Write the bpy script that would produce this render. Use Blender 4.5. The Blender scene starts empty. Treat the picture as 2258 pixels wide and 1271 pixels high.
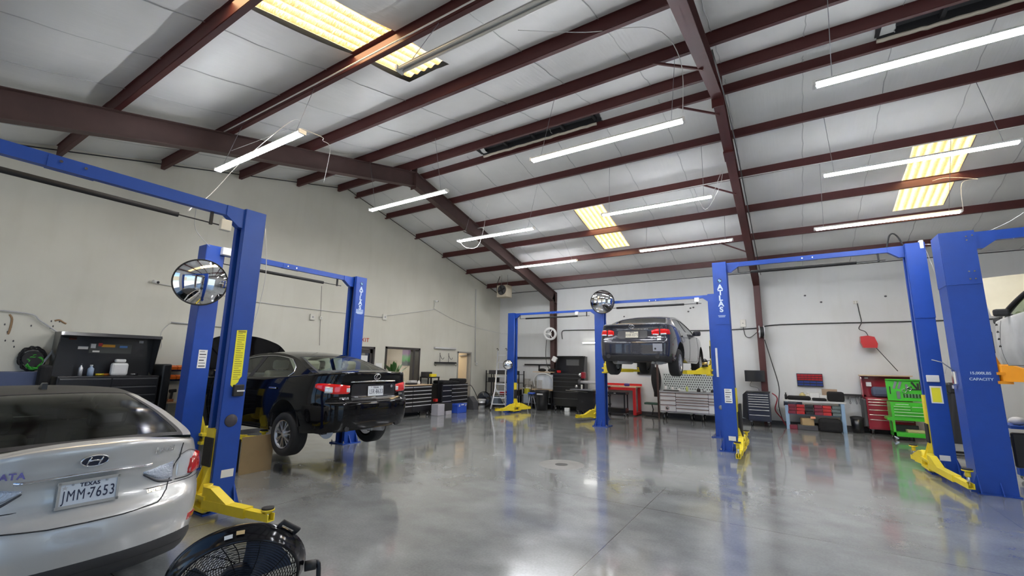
import bpy, bmesh, math, random
from math import sin, cos, pi, radians, sqrt, atan2
from mathutils import Vector, Matrix
random.seed(7)
SC = bpy.context.scene
COL = SC.collection
# ---------------------------------------------------------------- camera
cam_d = bpy.data.cameras.new('camera'); cam = bpy.data.objects.new('camera', cam_d); COL.objects.link(cam)
SC.camera = cam
YAW, PIT, ROL, FPX = 0.56292, 0.17444, 0.016749, 960.88
_f = Vector((-sin(YAW) * cos(PIT), cos(YAW) * cos(PIT), sin(PIT)))
_r = _f.cross(Vector((0, 0, 1))).normalized(); _u = _r.cross(_f)
_r2 = cos(ROL) * _r + sin(ROL) * _u; _u2 = -sin(ROL) * _r + cos(ROL) * _u
_m = Matrix((_r2, _u2, -_f)).transposed().to_4x4()
_m.translation = Vector((11.288, 0.0, 1.75)); cam.matrix_world = _m
cam_d.sensor_width = 36; cam_d.lens = FPX * 36 / 2258; cam_d.clip_start = 0.05; cam_d.clip_end = 200
# ---------------------------------------------------------------- world, sun, exposure
W = bpy.data.worlds.new('world'); SC.world = W; W.use_nodes = True
nt = W.node_tree; bg = nt.nodes['Background']
sky = nt.nodes.new('ShaderNodeTexSky'); sky.sky_type = 'HOSEK_WILKIE'; sky.turbidity = 3; sky.ground_albedo = 0.4
sky.sun_direction = Vector((0.3, 0.35, 0.85)).normalized()
nt.links.new(sky.outputs[0], bg.inputs[0]); bg.inputs[1].default_value = 1.9
sd = bpy.data.lights.new('sun', 'SUN'); sd.energy = 3.0; sd.angle = 0.01; sd.color = (1, .95, .86)
sun = bpy.data.objects.new('sun', sd); COL.objects.link(sun)
sun.rotation_euler = Vector((-0.3, -0.35, -0.85)).to_track_quat('-Z', 'Y').to_euler()
SC.view_settings.view_transform = 'Standard'; SC.view_settings.look = 'None'
SC.view_settings.gamma = 1; SC.view_settings.use_curve_mapping = False
SC.view_settings.exposure = 1.6
TUBE = 38.0          # emission of the strip-light tubes
SKYL = .62           # glow of the sunlit skylight panels
# ---------------------------------------------------------------- materials
MATS = {}
def mat(name, col=(.5, .5, .5), rough=.5, metal=0., var=.0, vscale=8., bump=0., bscale=40., emit=None, estr=1., alpha=1., coat=0., spec=.5, trans=0.):
    if name in MATS: return MATS[name]
    m = bpy.data.materials.new(name); m.use_nodes = True; n = m.node_tree.nodes; l = m.node_tree.links
    b = n['Principled BSDF']
    b.inputs['Base Color'].default_value = (*col, 1); b.inputs['Roughness'].default_value = rough
    b.inputs['Metallic'].default_value = metal; b.inputs['Specular IOR Level'].default_value = spec
    if coat: b.inputs['Coat Weight'].default_value = coat; b.inputs['Coat Roughness'].default_value = .04
    if trans: b.inputs['Transmission Weight'].default_value = trans
    if emit: b.inputs['Emission Color'].default_value = (*emit, 1); b.inputs['Emission Strength'].default_value = estr
    if alpha < 1: b.inputs['Alpha'].default_value = alpha
    tc = n.new('ShaderNodeTexCoord')
    if var or True:
        no = n.new('ShaderNodeTexNoise'); no.inputs['Scale'].default_value = vscale; no.inputs['Detail'].default_value = 5
        l.new(tc.outputs['Object'], no.inputs['Vector'])
        mx = n.new('ShaderNodeMix'); mx.data_type = 'RGBA'
        v = var or .04
        mx.inputs[6].default_value = (*[c * (1 - v) for c in col], 1); mx.inputs[7].default_value = (*[min(1, c * (1 + v)) for c in col], 1)
        l.new(no.outputs[0], mx.inputs[0]); l.new(mx.outputs[2], b.inputs['Base Color'])
    if bump:
        no2 = n.new('ShaderNodeTexNoise'); no2.inputs['Scale'].default_value = bscale; no2.inputs['Detail'].default_value = 4
        l.new(tc.outputs['Object'], no2.inputs['Vector'])
        bp = n.new('ShaderNodeBump'); bp.inputs['Strength'].default_value = bump; bp.inputs['Distance'].default_value = .01
        l.new(no2.outputs[0], bp.inputs['Height']); l.new(bp.outputs[0], b.inputs['Normal'])
    MATS[name] = m
    return m
def glass(name, tint, refl=.12, rough=.02):
    if name in MATS: return MATS[name]
    m = bpy.data.materials.new(name); m.use_nodes = True; n = m.node_tree.nodes; l = m.node_tree.links
    n.remove(n['Principled BSDF']); o = n['Material Output']
    t = n.new('ShaderNodeBsdfTransparent'); t.inputs[0].default_value = (*tint, 1)
    g = n.new('ShaderNodeBsdfGlossy'); g.inputs['Roughness'].default_value = rough
    no = n.new('ShaderNodeTexNoise'); no.inputs['Scale'].default_value = 3
    mr = n.new('ShaderNodeMapRange'); mr.inputs[3].default_value = rough * .5; mr.inputs[4].default_value = rough * 2
    l.new(no.outputs[0], mr.inputs[0]); l.new(mr.outputs[0], g.inputs['Roughness'])
    fr = n.new('ShaderNodeFresnel'); fr.inputs[0].default_value = 1.5
    ma = n.new('ShaderNodeMath'); ma.operation = 'ADD'; ma.inputs[1].default_value = refl - .04
    ge = n.new('ShaderNodeNewGeometry'); iv = n.new('ShaderNodeMapRange'); iv.inputs[3].default_value = 1.5; iv.inputs[4].default_value = 1 / 1.5
    l.new(ge.outputs['Backfacing'], iv.inputs[0]); l.new(iv.outputs[0], fr.inputs[0]); l.new(fr.outputs[0], ma.inputs[0])
    x = n.new('ShaderNodeMixShader'); l.new(ma.outputs[0], x.inputs[0]); l.new(t.outputs[0], x.inputs[1]); l.new(g.outputs[0], x.inputs[2])
    l.new(x.outputs[0], o.inputs[0]); MATS[name] = m
    return m
blue = mat('blue_powder_coat', (.01, .062, .36), .4, var=.1)
bluedk = mat('blue_lift_dark', (.018, .045, .26), .35, var=.08)
yel = mat('yellow_paint', (.83, .66, .035), .4, var=.1, vscale=14)
orange = mat('orange_paint', (.85, .33, .01), .4, var=.08)
blk = mat('black_paint', (.012, .012, .014), .28, coat=.3)
blkm = mat('black_matte', (.02, .02, .022), .65, bump=.1)
rub = mat('black_rubber', (.016, .016, .017), .75, bump=.2, bscale=60)
chrome = mat('chrome', (.8, .8, .82), .12, 1)
alu = mat('aluminium', (.82, .83, .85), .38, .55, var=.06)
steel = mat('grey_steel', (.35, .36, .38), .4, .8, var=.1)
dgrey = mat('dark_grey', (.07, .07, .075), .5)
lgrey = mat('light_grey', (.5, .5, .5), .5)
white = mat('white_plastic', (.78, .78, .76), .45)
offw = mat('off_white_plastic', (.68, .67, .6), .5)
red = mat('red_paint', (.55, .015, .015), .32, coat=.3)
dred = mat('dark_red_paint', (.28, .012, .025), .3, coat=.3)
green = mat('green_paint', (.06, .5, .03), .32, coat=.3)
maroon = mat('maroon_primer', (.075, .017, .016), .5, var=.2, vscale=5)
maroond = mat('brown_primer', (.065, .034, .03), .55, var=.35, vscale=3)
wood = mat('wood_top', (.62, .45, .28), .5, var=.15, vscale=6)
card = mat('cardboard', (.42, .3, .15), .8, var=.12, vscale=5)
cloth = mat('black_cloth', (.012, .012, .013), .9, bump=.4, bscale=30)
brass = mat('brass', (.7, .5, .2), .3, .9)
cord = mat('white_cord', (.62, .62, .6), .5)
bcord = mat('black_cord', (.03, .03, .03), .5)
ltblue = mat('light_blue_paint', (.3, .45, .62), .4)
# ---------------------------------------------------------------- mesh builder
class MB:
    def __init__(s): s.v = []; s.f = []; s.mi = []; s.mats = []; s.sm = []
    def _m(s, m):
        if m not in s.mats: s.mats.append(m)
        return s.mats.index(m)
    def add(s, vs, fs, m=None, smooth=False):
        o = len(s.v); s.v += [Vector(v) for v in vs]; k = s._m(m) if m else 0
        for f in fs: s.f.append([i + o for i in f]); s.mi.append(k); s.sm.append(smooth)
        return s
    def box(s, c, d, m=None, R=None, bev=0.):
        x, y, z = [q / 2 for q in d]; b = min(bev, x * .9, y * .9, z * .9)
        if b > 0:
            bm = bmesh.new(); bmesh.ops.create_cube(bm, size=1)
            for v in bm.verts: v.co = Vector((v.co.x * d[0], v.co.y * d[1], v.co.z * d[2]))
            bmesh.ops.bevel(bm, geom=bm.edges[:], offset=b, segments=2, affect='EDGES', profile=.5)
            bm.verts.index_update(); vs = [v.co.copy() for v in bm.verts]; fs = [[v.index for v in f.verts] for f in bm.faces]; bm.free()
        else:
            vs = [Vector((a * x, e * y, g * z)) for a in (-1, 1) for e in (-1, 1) for g in (-1, 1)]
            fs = [(0, 1, 3, 2), (4, 6, 7, 5), (0, 4, 5, 1), (2, 3, 7, 6), (0, 2, 6, 4), (1, 5, 7, 3)]
        if R is not None: vs = [R @ v for v in vs]
        c = Vector(c); return s.add([v + c for v in vs], fs, m)
    def bx(s, a, b, m=None, bev=0.):
        a = Vector(a); b = Vector(b); return s.box((a + b) / 2, [abs(q) for q in (b - a)], m, None, bev)
    def beam(s, p, q, w, h, m=None, up=(0, 0, 1), bev=0.):
        p = Vector(p); q = Vector(q); d = q - p; x = d.normalized(); u = Vector(up)
        y = u.cross(x).normalized(); z = x.cross(y); R = Matrix((x, y, z)).transposed()
        return s.box((p + q) / 2, (d.length, w, h), m, R, bev)
    def cyl(s, p, q, r, m=None, n=16, r2=None, cap=True):
        p = Vector(p); q = Vector(q); d = (q - p); z = d.normalized(); r2 = r if r2 is None else r2
        a = Vector((1, 0, 0)) if abs(z.x) < .9 else Vector((0, 1, 0)); x = z.cross(a).normalized(); y = z.cross(x)
        vs = []
        for c, rr in ((p, r), (q, r2)):
            for i in range(n):
                t = 2 * pi * i / n; vs.append(c + x * cos(t) * rr + y * sin(t) * rr)
        s.add(vs, [(i, (i + 1) % n, n + (i + 1) % n, n + i) for i in range(n)], m, True)
        if cap: s.add(vs, [list(range(n))[::-1], list(range(n, 2 * n))], m)
        return s
    def tube(s, pts, r, m=None, n=8, closed=False, cap=True):
        P = [Vector(p) for p in pts]; N = len(P); rings = []; pn = None
        for i in range(N):
            if closed: t = (P[(i + 1) % N] - P[i - 1]).normalized()
            else: t = (P[min(i + 1, N - 1)] - P[max(i - 1, 0)]).normalized()
            if pn is None:
                a = Vector((0, 0, 1)) if abs(t.z) < .9 else Vector((1, 0, 0)); pn = (a - t * a.dot(t)).normalized()
            else:
                pn = (pn - t * pn.dot(t)); pn = pn.normalized() if pn.length > 1e-6 else Vector((1, 0, 0))
            b = t.cross(pn); rr = r[i] if isinstance(r, (list, tuple)) else r
            rings.append([P[i] + (pn * cos(2 * pi * k / n) + b * sin(2 * pi * k / n)) * rr for k in range(n)])
        vs = [v for g in rings for v in g]; fs = []
        for i in range(N if closed else N - 1):
            j = (i + 1) % N
            for k in range(n): fs.append((i * n + k, i * n + (k + 1) % n, j * n + (k + 1) % n, j * n + k))
        s.add(vs, fs, m, True)
        if not closed and cap: s.add(vs, [list(range(n))[::-1], list(range((N - 1) * n, N * n))], m)
        return s
    def prism(s, pts, axis, a, b, m=None):
        """polygon of 2D points extruded along axis x/y/z from a to b"""
        def p3(p, t):
            return {'x': (t, p[0], p[1]), 'y': (p[0], t, p[1]), 'z': (p[0], p[1], t)}[axis]
        n = len(pts); vs = [p3(p, a) for p in pts] + [p3(p, b) for p in pts]
        return s.add(vs, [list(range(n)), list(range(n, 2 * n))[::-1]] + [(i, n + i, n + (i + 1) % n, (i + 1) % n) for i in range(n)], m)
    def lathe(s, prof, c=(0, 0, 0), ax=(0, 0, 1), m=None, n=24, smooth=True):
        """prof: (radius, height) pairs turned about ax through c"""
        z = Vector(ax).normalized(); a = Vector((1, 0, 0)) if abs(z.x) < .9 else Vector((0, 1, 0)); x = z.cross(a).normalized(); y = z.cross(x); c = Vector(c)
        vs = []
        for r, h in prof:
            for i in range(n):
                t = 2 * pi * i / n; vs.append(c + z * h + (x * cos(t) + y * sin(t)) * max(r, 1e-4))
        fs = []
        for j in range(len(prof) - 1):
            for i in range(n): fs.append((j * n + i, j * n + (i + 1) % n, (j + 1) * n + (i + 1) % n, (j + 1) * n + i))
        return s.add(vs, fs, m, smooth)
    def grid(s, fn, nu, nv, m=None, smooth=True, flip=False):
        vs = [fn(i / nu, j / nv) for i in range(nu + 1) for j in range(nv + 1)]
        fs = []
        for i in range(nu):
            for j in range(nv):
                a = i * (nv + 1) + j; q = (a, a + 1, a + nv + 2, a + nv + 1); fs.append(q[::-1] if flip else q)
        return s.add(vs, fs, m, smooth)
    def sphere(s, c, r, m=None, n=16, sc=(1, 1, 1)):
        c = Vector(c)
        return s.grid(lambda u, v: c + Vector((r * sc[0] * sin(pi * u) * cos(2 * pi * v), r * sc[1] * sin(pi * u) * sin(2 * pi * v), r * sc[2] * cos(pi * u))), n // 2, n, m)
    def xf(s, M, start=0):
        for i in range(start, len(s.v)): s.v[i] = M @ s.v[i]
        return s
    def build(s, name, m=None, parent=None, loc=(0, 0, 0), label=None, norm=True):
        me = bpy.data.meshes.new(name); me.from_pydata([tuple(v) for v in s.v], [], s.f)
        ms = s.mats if s.mats else [m or lgrey]
        for q in ms: me.materials.append(q)
        if s.mats: me.polygons.foreach_set('material_index', s.mi)
        me.polygons.foreach_set('use_smooth', s.sm); me.update()
        if norm:
            bm = bmesh.new(); bm.from_mesh(me); bmesh.ops.remove_doubles(bm, verts=bm.verts, dist=1e-5); bmesh.ops.recalc_face_normals(bm, faces=bm.faces); bm.to_mesh(me); bm.free()
        o = bpy.data.objects.new(name, me); COL.objects.link(o); o.location = loc
        if parent: o.parent = parent
        if label: o['label'] = label
        return o
def thing(name, label, cat, loc=(0, 0, 0), rz=0., group=None):
    o = bpy.data.objects.new(name, None); COL.objects.link(o); o.empty_display_size = .1
    o.location = loc; o.rotation_euler = (0, 0, rz); o['label'] = label; o['category'] = cat
    if group: o['group'] = group
    return o
def tag(o, label, cat, group=None, kind=None):
    o['label'] = label; o['category'] = cat
    if group: o['group'] = group
    if kind: o['kind'] = kind
    return o
def struct(o): o['kind'] = 'structure'; return o
def part(mb, name, m=None, parent=None, **k): return mb.build(name, m, parent, **k)
def dup(root, loc, rz=None, label=None, group=None):
    def cp(o, par):
        c = o.copy(); COL.objects.link(c)
        if par: c.parent = par
        for ch in list(o.children): cp(ch, c)
        return c
    r = cp(root, None); r.location = loc
    if rz is not None: r.rotation_euler = (0, 0, rz)
    if label: r['label'] = label
    if group: r['group'] = group
    return r
FCACHE = {}
def text(s, size, m, name='lettering', parent=None, M=None, depth=.002, bold=.0, spacing=1., sx=1., label=None):
    """flat lettering as a mesh; local x right, y up, centred; M places it"""
    cu = bpy.data.curves.new('t', 'FONT'); cu.body = s; cu.size = size; cu.extrude = depth; cu.align_x = 'CENTER'; cu.align_y = 'CENTER'
    cu.offset = bold; cu.space_character = spacing
    ob = bpy.data.objects.new('t', cu); COL.objects.link(ob)
    bpy.context.view_layer.update()
    dg = bpy.context.evaluated_depsgraph_get(); me = bpy.data.meshes.new_from_object(ob.evaluated_get(dg))
    bpy.data.objects.remove(ob); bpy.data.curves.remove(cu)
    me.transform(Matrix.Diagonal((sx, 1, 1, 1)))
    if M is not None: me.transform(M)
    me.materials.clear(); me.materials.append(m)
    o = bpy.data.objects.new(name, me); COL.objects.link(o)
    if parent: o.parent = parent
    if label: o['label'] = label
    return o
def frame(o, x, y):
    """matrix with origin o, local x along x, local y along y"""
    x = Vector(x).normalized(); y = Vector(y); y = (y - x * y.dot(x)).normalized(); z = x.cross(y)
    M = Matrix((x, y, z)).transposed().to_4x4(); M.translation = Vector(o); return M
def catmull(P, n=6):
    P = [Vector(p) for p in P]; out = []
    for i in range(len(P) - 1):
        a = P[max(i - 1, 0)]; b = P[i]; c = P[i + 1]; d = P[min(i + 2, len(P) - 1)]
        for k in range(n):
            t = k / n; out.append(.5 * ((2 * b) + (c - a) * t + (2 * a - 5 * b + 4 * c - d) * t * t + (3 * b - a - 3 * c + d) * t ** 3))
    out.append(P[-1]); return out
def sag(p, q, d, n=10):
    p = Vector(p); q = Vector(q)
    return [p.lerp(q, i / n) - Vector((0, 0, d * 4 * (i / n) * (1 - i / n))) for i in range(n + 1)]
def cable(pts, r, m, label, cat='cable', group=None, name='cable', smooth=True):
    o = MB().tube(catmull(pts, 5) if smooth else pts, r, m, 6).build(name); return tag(o, label, cat, group)
# ================================================================ building
YB, HE, YR, HR, SL = 16.88, 4.94, 8.125, 6.965, .242     # rear wall, eave, ridge, purlin underside at ridge
XR, YF = 18.6, -1.7
def zp(y): return HR - SL * abs(y - YR)                  # underside of purlins
def zc(y): return zp(y) + .2                             # insulation
def nodes_mat(name):
    m = bpy.data.materials.new(name); m.use_nodes = True; MATS[name] = m
    return m, m.node_tree.nodes, m.node_tree.links, m.node_tree.nodes['Principled BSDF']
def ramp(n, l, src, stops):
    r = n.new('ShaderNodeValToRGB'); l.new(src, r.inputs[0]); e = r.color_ramp.elements
    while len(e) < len(stops): e.new(.5)
    for q, (p, c) in zip(e, stops): q.position = p; q.color = (*c, 1) if len(c) == 3 else c
    return r
# floor: polished sealed concrete
fm, n, l, b = nodes_mat('sealed_concrete')
tc = n.new('ShaderNodeTexCoord')
n1 = n.new('ShaderNodeTexNoise'); n1.inputs['Scale'].default_value = .9; n1.inputs['Detail'].default_value = 8; n1.inputs['Roughness'].default_value = .62; l.new(tc.outputs['Object'], n1.inputs['Vector'])
mp = n.new('ShaderNodeMapping'); mp.inputs['Scale'].default_value = (.8, 1.2, 1); mp.inputs['Rotation'].default_value = (0, 0, .9); l.new(tc.outputs['Object'], mp.inputs['Vector'])
n2 = n.new('ShaderNodeTexNoise'); n2.inputs['Scale'].default_value = 2.2; n2.inputs['Detail'].default_value = 6; l.new(mp.outputs[0], n2.inputs['Vector'])
n3 = n.new('ShaderNodeTexNoise'); n3.inputs['Scale'].default_value = 45; n3.inputs['Detail'].default_value = 3; l.new(tc.outputs['Object'], n3.inputs['Vector'])
r1 = ramp(n, l, n1.outputs[0], [(.3, (.19, .202, .205)), (.5, (.245, .26, .262)), (.7, (.3, .315, .315))])
r2 = ramp(n, l, n2.outputs[0], [(.3, (.84, .84, .84)), (.65, (1.05, 1.05, 1.05))])
mu = n.new('ShaderNodeMix'); mu.data_type = 'RGBA'; mu.blend_type = 'MULTIPLY'; mu.inputs[0].default_value = 1; l.new(r1.outputs[0], mu.inputs[6]); l.new(r2.outputs[0], mu.inputs[7])
r3 = ramp(n, l, n3.outputs[0], [(.3, (.9, .9, .9)), (.7, (1.06, 1.06, 1.06))])
mu2 = n.new('ShaderNodeMix'); mu2.data_type = 'RGBA'; mu2.blend_type = 'MULTIPLY'; mu2.inputs[0].default_value = 1; l.new(mu.outputs[2], mu2.inputs[6]); l.new(r3.outputs[0], mu2.inputs[7])
# saw-cut control joints
sx = n.new('ShaderNodeSeparateXYZ'); l.new(tc.outputs['Object'], sx.inputs[0])
def jl(sock, off, sp):
    a = n.new('ShaderNodeMath'); a.operation = 'SUBTRACT'; l.new(sock, a.inputs[0]); a.inputs[1].default_value = off
    w = n.new('ShaderNodeMath'); w.operation = 'PINGPONG'; l.new(a.outputs[0], w.inputs[0]); w.inputs[1].default_value = sp / 2
    c = n.new('ShaderNodeMath'); c.operation = 'LESS_THAN'; l.new(w.outputs[0], c.inputs[0]); c.inputs[1].default_value = .004
    return c
ja = jl(sx.outputs[0], 9.6, 3.8); jb = jl(sx.outputs[1], 5.9, 4.3)
jm = n.new('ShaderNodeMath'); jm.operation = 'MAXIMUM'; l.new(ja.outputs[0], jm.inputs[0]); l.new(jb.outputs[0], jm.inputs[1])
mj = n.new('ShaderNodeMix'); mj.data_type = 'RGBA'; l.new(jm.outputs[0], mj.inputs[0]); l.new(mu2.outputs[2], mj.inputs[6]); mj.inputs[7].default_value = (.08, .08, .08, 1)
l.new(mj.outputs[2], b.inputs['Base Color'])
rr = n.new('ShaderNodeMapRange'); rr.inputs[1].default_value = .3; rr.inputs[2].default_value = .7; rr.inputs[3].default_value = .1; rr.inputs[4].default_value = .26; l.new(n2.outputs[0], rr.inputs[0]); l.new(rr.outputs[0], b.inputs['Roughness'])
b.inputs['Coat Weight'].default_value = .6; b.inputs['Coat Roughness'].default_value = .07; b.inputs['Specular IOR Level'].default_value = .7
bp = n.new('ShaderNodeBump'); bp.inputs['Strength'].default_value = .05; bp.inputs['Distance'].default_value = .004; l.new(n1.outputs[0], bp.inputs['Height']); l.new(bp.outputs[0], b.inputs['Normal']); l.new(bp.outputs[0], b.inputs['Coat Normal'])
struct(MB().bx((-.25, YF, -.12), (XR, YB + .2, 0), fm).build('floor'))
# walls
def wallmat(name, c, c2):
    m, n, l, b = nodes_mat(name); tc = n.new('ShaderNodeTexCoord')
    a = n.new('ShaderNodeTexNoise'); a.inputs['Scale'].default_value = .7; a.inputs['Detail'].default_value = 7; l.new(tc.outputs['Object'], a.inputs['Vector'])
    r = ramp(n, l, a.outputs[0], [(.3, c2), (.65, c)])
    mp = n.new('ShaderNodeMapping'); mp.inputs['Scale'].default_value = (3, 3, .35); l.new(tc.outputs['Object'], mp.inputs['Vector'])
    d = n.new('ShaderNodeTexNoise'); d.inputs['Scale'].default_value = 1.4; d.inputs['Detail'].default_value = 8; l.new(mp.outputs[0], d.inputs['Vector'])
    r2 = ramp(n, l, d.outputs[0], [(.2, (.9, .89, .86)), (.5, (1, 1, 1))])
    x = n.new('ShaderNodeMix'); x.data_type = 'RGBA'; x.blend_type = 'MULTIPLY'; x.inputs[0].default_value = .5; l.new(r.outputs[0], x.inputs[6]); l.new(r2.outputs[0], x.inputs[7])
    l.new(x.outputs[2], b.inputs['Base Color']); b.inputs['Roughness'].default_value = .6
    bp = n.new('ShaderNodeBump'); bp.inputs['Strength'].default_value = .06; l.new(a.outputs[0], bp.inputs['Height']); l.new(bp.outputs[0], b.inputs['Normal'])
    return m
wl = wallmat('warm_lit_painted_wall', (.68, .665, .575), (.61, .595, .51)); wb = wallmat('white_painted_wall', (.7, .71, .7), (.64, .645, .63))  # left wall is the same paint; its warmer light is put into the colour
def gable(x0, x1, name, m, holes):
    mb = MB()
    ys = sorted({YF, YR, YB} | {h[0] for h in holes} | {h[1] for h in holes})
    for y0, y1 in zip(ys, ys[1:]):
        hs = [h for h in holes if h[0] <= y0 + 1e-6 and h[1] >= y1 - 1e-6]
        segs = [(0., None)]
        if hs: segs = ([(0., hs[0][2])] if hs[0][2] > 0 else []) + [(hs[0][3], None)]
        for a, t in segs:
            p = [(y0, a), (y1, a), (y1, t if t else zc(y1) + .05), (y0, t if t else zc(y0) + .05)]
            mb.prism(p, 'x', x0, x1, m)
    return struct(mb.build(name))
DOOR1 = (8.85, 9.66, 0, 2.24); WIN = (10.1, 11.72, .95, 2.28); DOOR2 = (13.86, 14.76, 0, 2.24)
gable(-.2, 0, 'wall_left', wl, [DOOR1, WIN, DOOR2])
gable(XR, XR + .2, 'wall_right', wb, [(1.5, 5.5, 0, 4.)])
struct(MB().bx((-.2, YB, 0), (XR + .2, YB + .2, zc(YB) + .06), wb).build('wall_back'))
mb = MB(); op = [(1.2, 5.2), (6.4, 10.4), (11.6, 16.4)]; x = -.2
for a, e in op: mb.bx((x, YF - .2, 0), (a, YF, zc(YF) + .06), wb); mb.bx((a, YF - .2, 4.15), (e, YF, zc(YF) + .06), wb); x = e
mb.bx((x, YF - .2, 0), (XR + .2, YF, zc(YF) + .06), wb); struct(mb.build('wall_front'))
apron = mat('outdoor_concrete', (.5, .48, .44), .85, var=.1, vscale=1)
struct(MB().bx((-8, YF - 16, -.14), (28, YF, -.02), apron).build('ground_outside'))
struct(MB().bx((-8, -28, 0), (28, -27.7, 5), mat('tan_building_outside', (.45, .38, .28), .8, var=.15)).build('wall_outside'))
# ceiling: white faced insulation between the purlins
im, n, l, b = nodes_mat('white_insulation_facing'); tc = n.new('ShaderNodeTexCoord')
a = n.new('ShaderNodeTexNoise'); a.inputs['Scale'].default_value = .8; a.inputs['Detail'].default_value = 6; l.new(tc.outputs['Object'], a.inputs['Vector'])
r = ramp(n, l, a.outputs[0], [(.3, (.68, .69, .67)), (.7, (.8, .8, .78))])
mp = n.new('ShaderNodeMapping'); mp.inputs['Scale'].default_value = (14, .9, .9); l.new(tc.outputs['Object'], mp.inputs['Vector'])
w2 = n.new('ShaderNodeTexNoise'); w2.inputs['Scale'].default_value = 1.2; w2.inputs['Detail'].default_value = 5; l.new(mp.outputs[0], w2.inputs['Vector'])
l.new(r.outputs[0], b.inputs['Base Color']); b.inputs['Roughness'].default_value = .38
bp = n.new('ShaderNodeBump'); bp.inputs['Strength'].default_value = .35; bp.inputs['Distance'].default_value = .02; l.new(w2.outputs[0], bp.inputs['Height']); l.new(bp.outputs[0], b.inputs['Normal'])
PY = [15.76, 14.23, 12.70, 11.17, 9.74, 8.48, 7.79, 6.50, 5.01, 3.44, 1.87, .3, -1.25]
SKY = [(6.42, 7.26, -1.25, 4.45, -1), (6.18, 7.09, 11.30, 14.1, 1), (13.8, 14.75, 11.30, 14.1, 1)]   # skylight rectangles
SEAM = 1.22
def slabs():
    mb = MB()
    edges = sorted([YF - .1] + PY + [YB, YR])
    ny = []
    for y0, y1 in zip(edges, edges[1:]):
        k = 6 if y1 - y0 > .6 else 2
        ny += [(y0 + (y1 - y0) * i / k, y0, y1) for i in range(k)]
    ny.append((edges[-1], edges[-2], edges[-1]))
    xs = sorted({-.0, XR} | {round(-.3 + SEAM * .5 * i, 3) for i in range(1, 32) if 0 < -.3 + SEAM * .5 * i < XR} | {s[0] for s in SKY} | {s[1] for s in SKY})
    def Z(x, t):
        y, a, c = t; s = (y - a) / (c - a) if c > a else 0
        sgx = ((x + .3) / SEAM) % 1
        bil = .045 * sin(pi * s) * (1 - .45 * abs(2 * sgx - 1) ** 6)       # fabric sags a little between purlins
        return zc(y) - bil + .006 * sin(x * 7.3 + y * 2) * sin(pi * s)
    for i in range(len(xs) - 1):
        for j in range(len(ny) - 1):
            xm = (xs[i] + xs[i + 1]) / 2; ym = (ny[j][0] + ny[j + 1][0]) / 2
            if any(s[0] < xm < s[1] and s[2] < ym < s[3] for s in SKY): continue
            if abs(ym - YR) < .3 and (5.04 < xm < 8.1 or xm > 12.9): continue
            vs = [(xs[i], ny[j][0], Z(xs[i], ny[j])), (xs[i + 1], ny[j][0], Z(xs[i + 1], ny[j])),
                  (xs[i + 1], ny[j + 1][0], Z(xs[i + 1], ny[j + 1])), (xs[i], ny[j + 1][0], Z(xs[i], ny[j + 1]))]
            mb.add(vs, [(0, 1, 2, 3)], im, True)
    return mb
ceil = slabs().build('ceiling'); struct(ceil)
seam = mat('insulation_seam', (.5, .51, .5), .5)
mb = MB()
for i in range(1, 16):
    x = -.3 + SEAM * i
    for s in (-1, 1):
        ya = YR + s * .15
        yb = YB if s > 0 else YF
        for y0, y1 in zip(sorted([ya] + [p for p in PY if (p - ya) * s > 0] + [yb]), sorted([ya] + [p for p in PY if (p - ya) * s > 0] + [yb])[1:]):
            ym = (y0 + y1) / 2
            if any(q[0] - .05 < x < q[1] + .05 and q[2] < ym < q[3] for q in SKY): continue
            P = [(x + .01 * sin(k * 2 + i), y0 + (y1 - y0) * k / 8, zc(y0 + (y1 - y0) * k / 8) - .045 * sin(pi * k / 8) * .62) for k in range(9)]
            mb.tube(P, .007, seam, 5)
struct(mb.build('trim_1'))
# outer roof sheet, so no light leaks above the fabric
mb = MB()
for (x0, x1, y0, y1) in [(-.3, XR + .3, YF - .4, YR), (-.3, XR + .3, YR, YB + .3)]:
    sgn = -1 if y1 <= YR + .01 else 1
    cuts = [s for s in SKY if s[4] == sgn]
    xs = sorted({x0, x1} | {c[0] for c in cuts} | {c[1] for c in cuts})
    for a, e in zip(xs, xs[1:]):
        hs = [c for c in cuts if c[0] <= a + 1e-6 and c[1] >= e - 1e-6]
        yy = [(y0, hs[0][2]), (hs[0][3], y1)] if hs else [(y0, y1)]
        for p, q in yy: mb.prism([(p, zc(p) + .08), (q, zc(q) + .08), (q, zc(q) + .1), (p, zc(p) + .1)], 'x', a, e, steel)
struct(mb.build('roof'))
# skylight panels: corrugated translucent sheet
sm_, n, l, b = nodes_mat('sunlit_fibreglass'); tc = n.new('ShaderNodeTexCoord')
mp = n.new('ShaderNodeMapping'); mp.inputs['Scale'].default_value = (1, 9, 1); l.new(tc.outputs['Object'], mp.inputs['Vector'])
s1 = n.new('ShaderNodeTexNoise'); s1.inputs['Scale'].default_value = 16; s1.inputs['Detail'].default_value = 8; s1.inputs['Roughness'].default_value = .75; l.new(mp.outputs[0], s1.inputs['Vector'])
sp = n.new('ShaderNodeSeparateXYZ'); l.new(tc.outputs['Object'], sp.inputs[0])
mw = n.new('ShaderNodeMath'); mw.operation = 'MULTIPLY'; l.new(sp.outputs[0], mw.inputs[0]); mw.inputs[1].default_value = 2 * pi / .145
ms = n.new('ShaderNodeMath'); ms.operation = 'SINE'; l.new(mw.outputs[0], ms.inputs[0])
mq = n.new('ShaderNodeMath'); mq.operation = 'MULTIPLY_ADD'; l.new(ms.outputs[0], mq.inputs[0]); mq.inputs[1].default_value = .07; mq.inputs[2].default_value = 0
ad = n.new('ShaderNodeMath'); l.new(s1.outputs[0], ad.inputs[0]); l.new(mq.outputs[0], ad.inputs[1])
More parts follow.
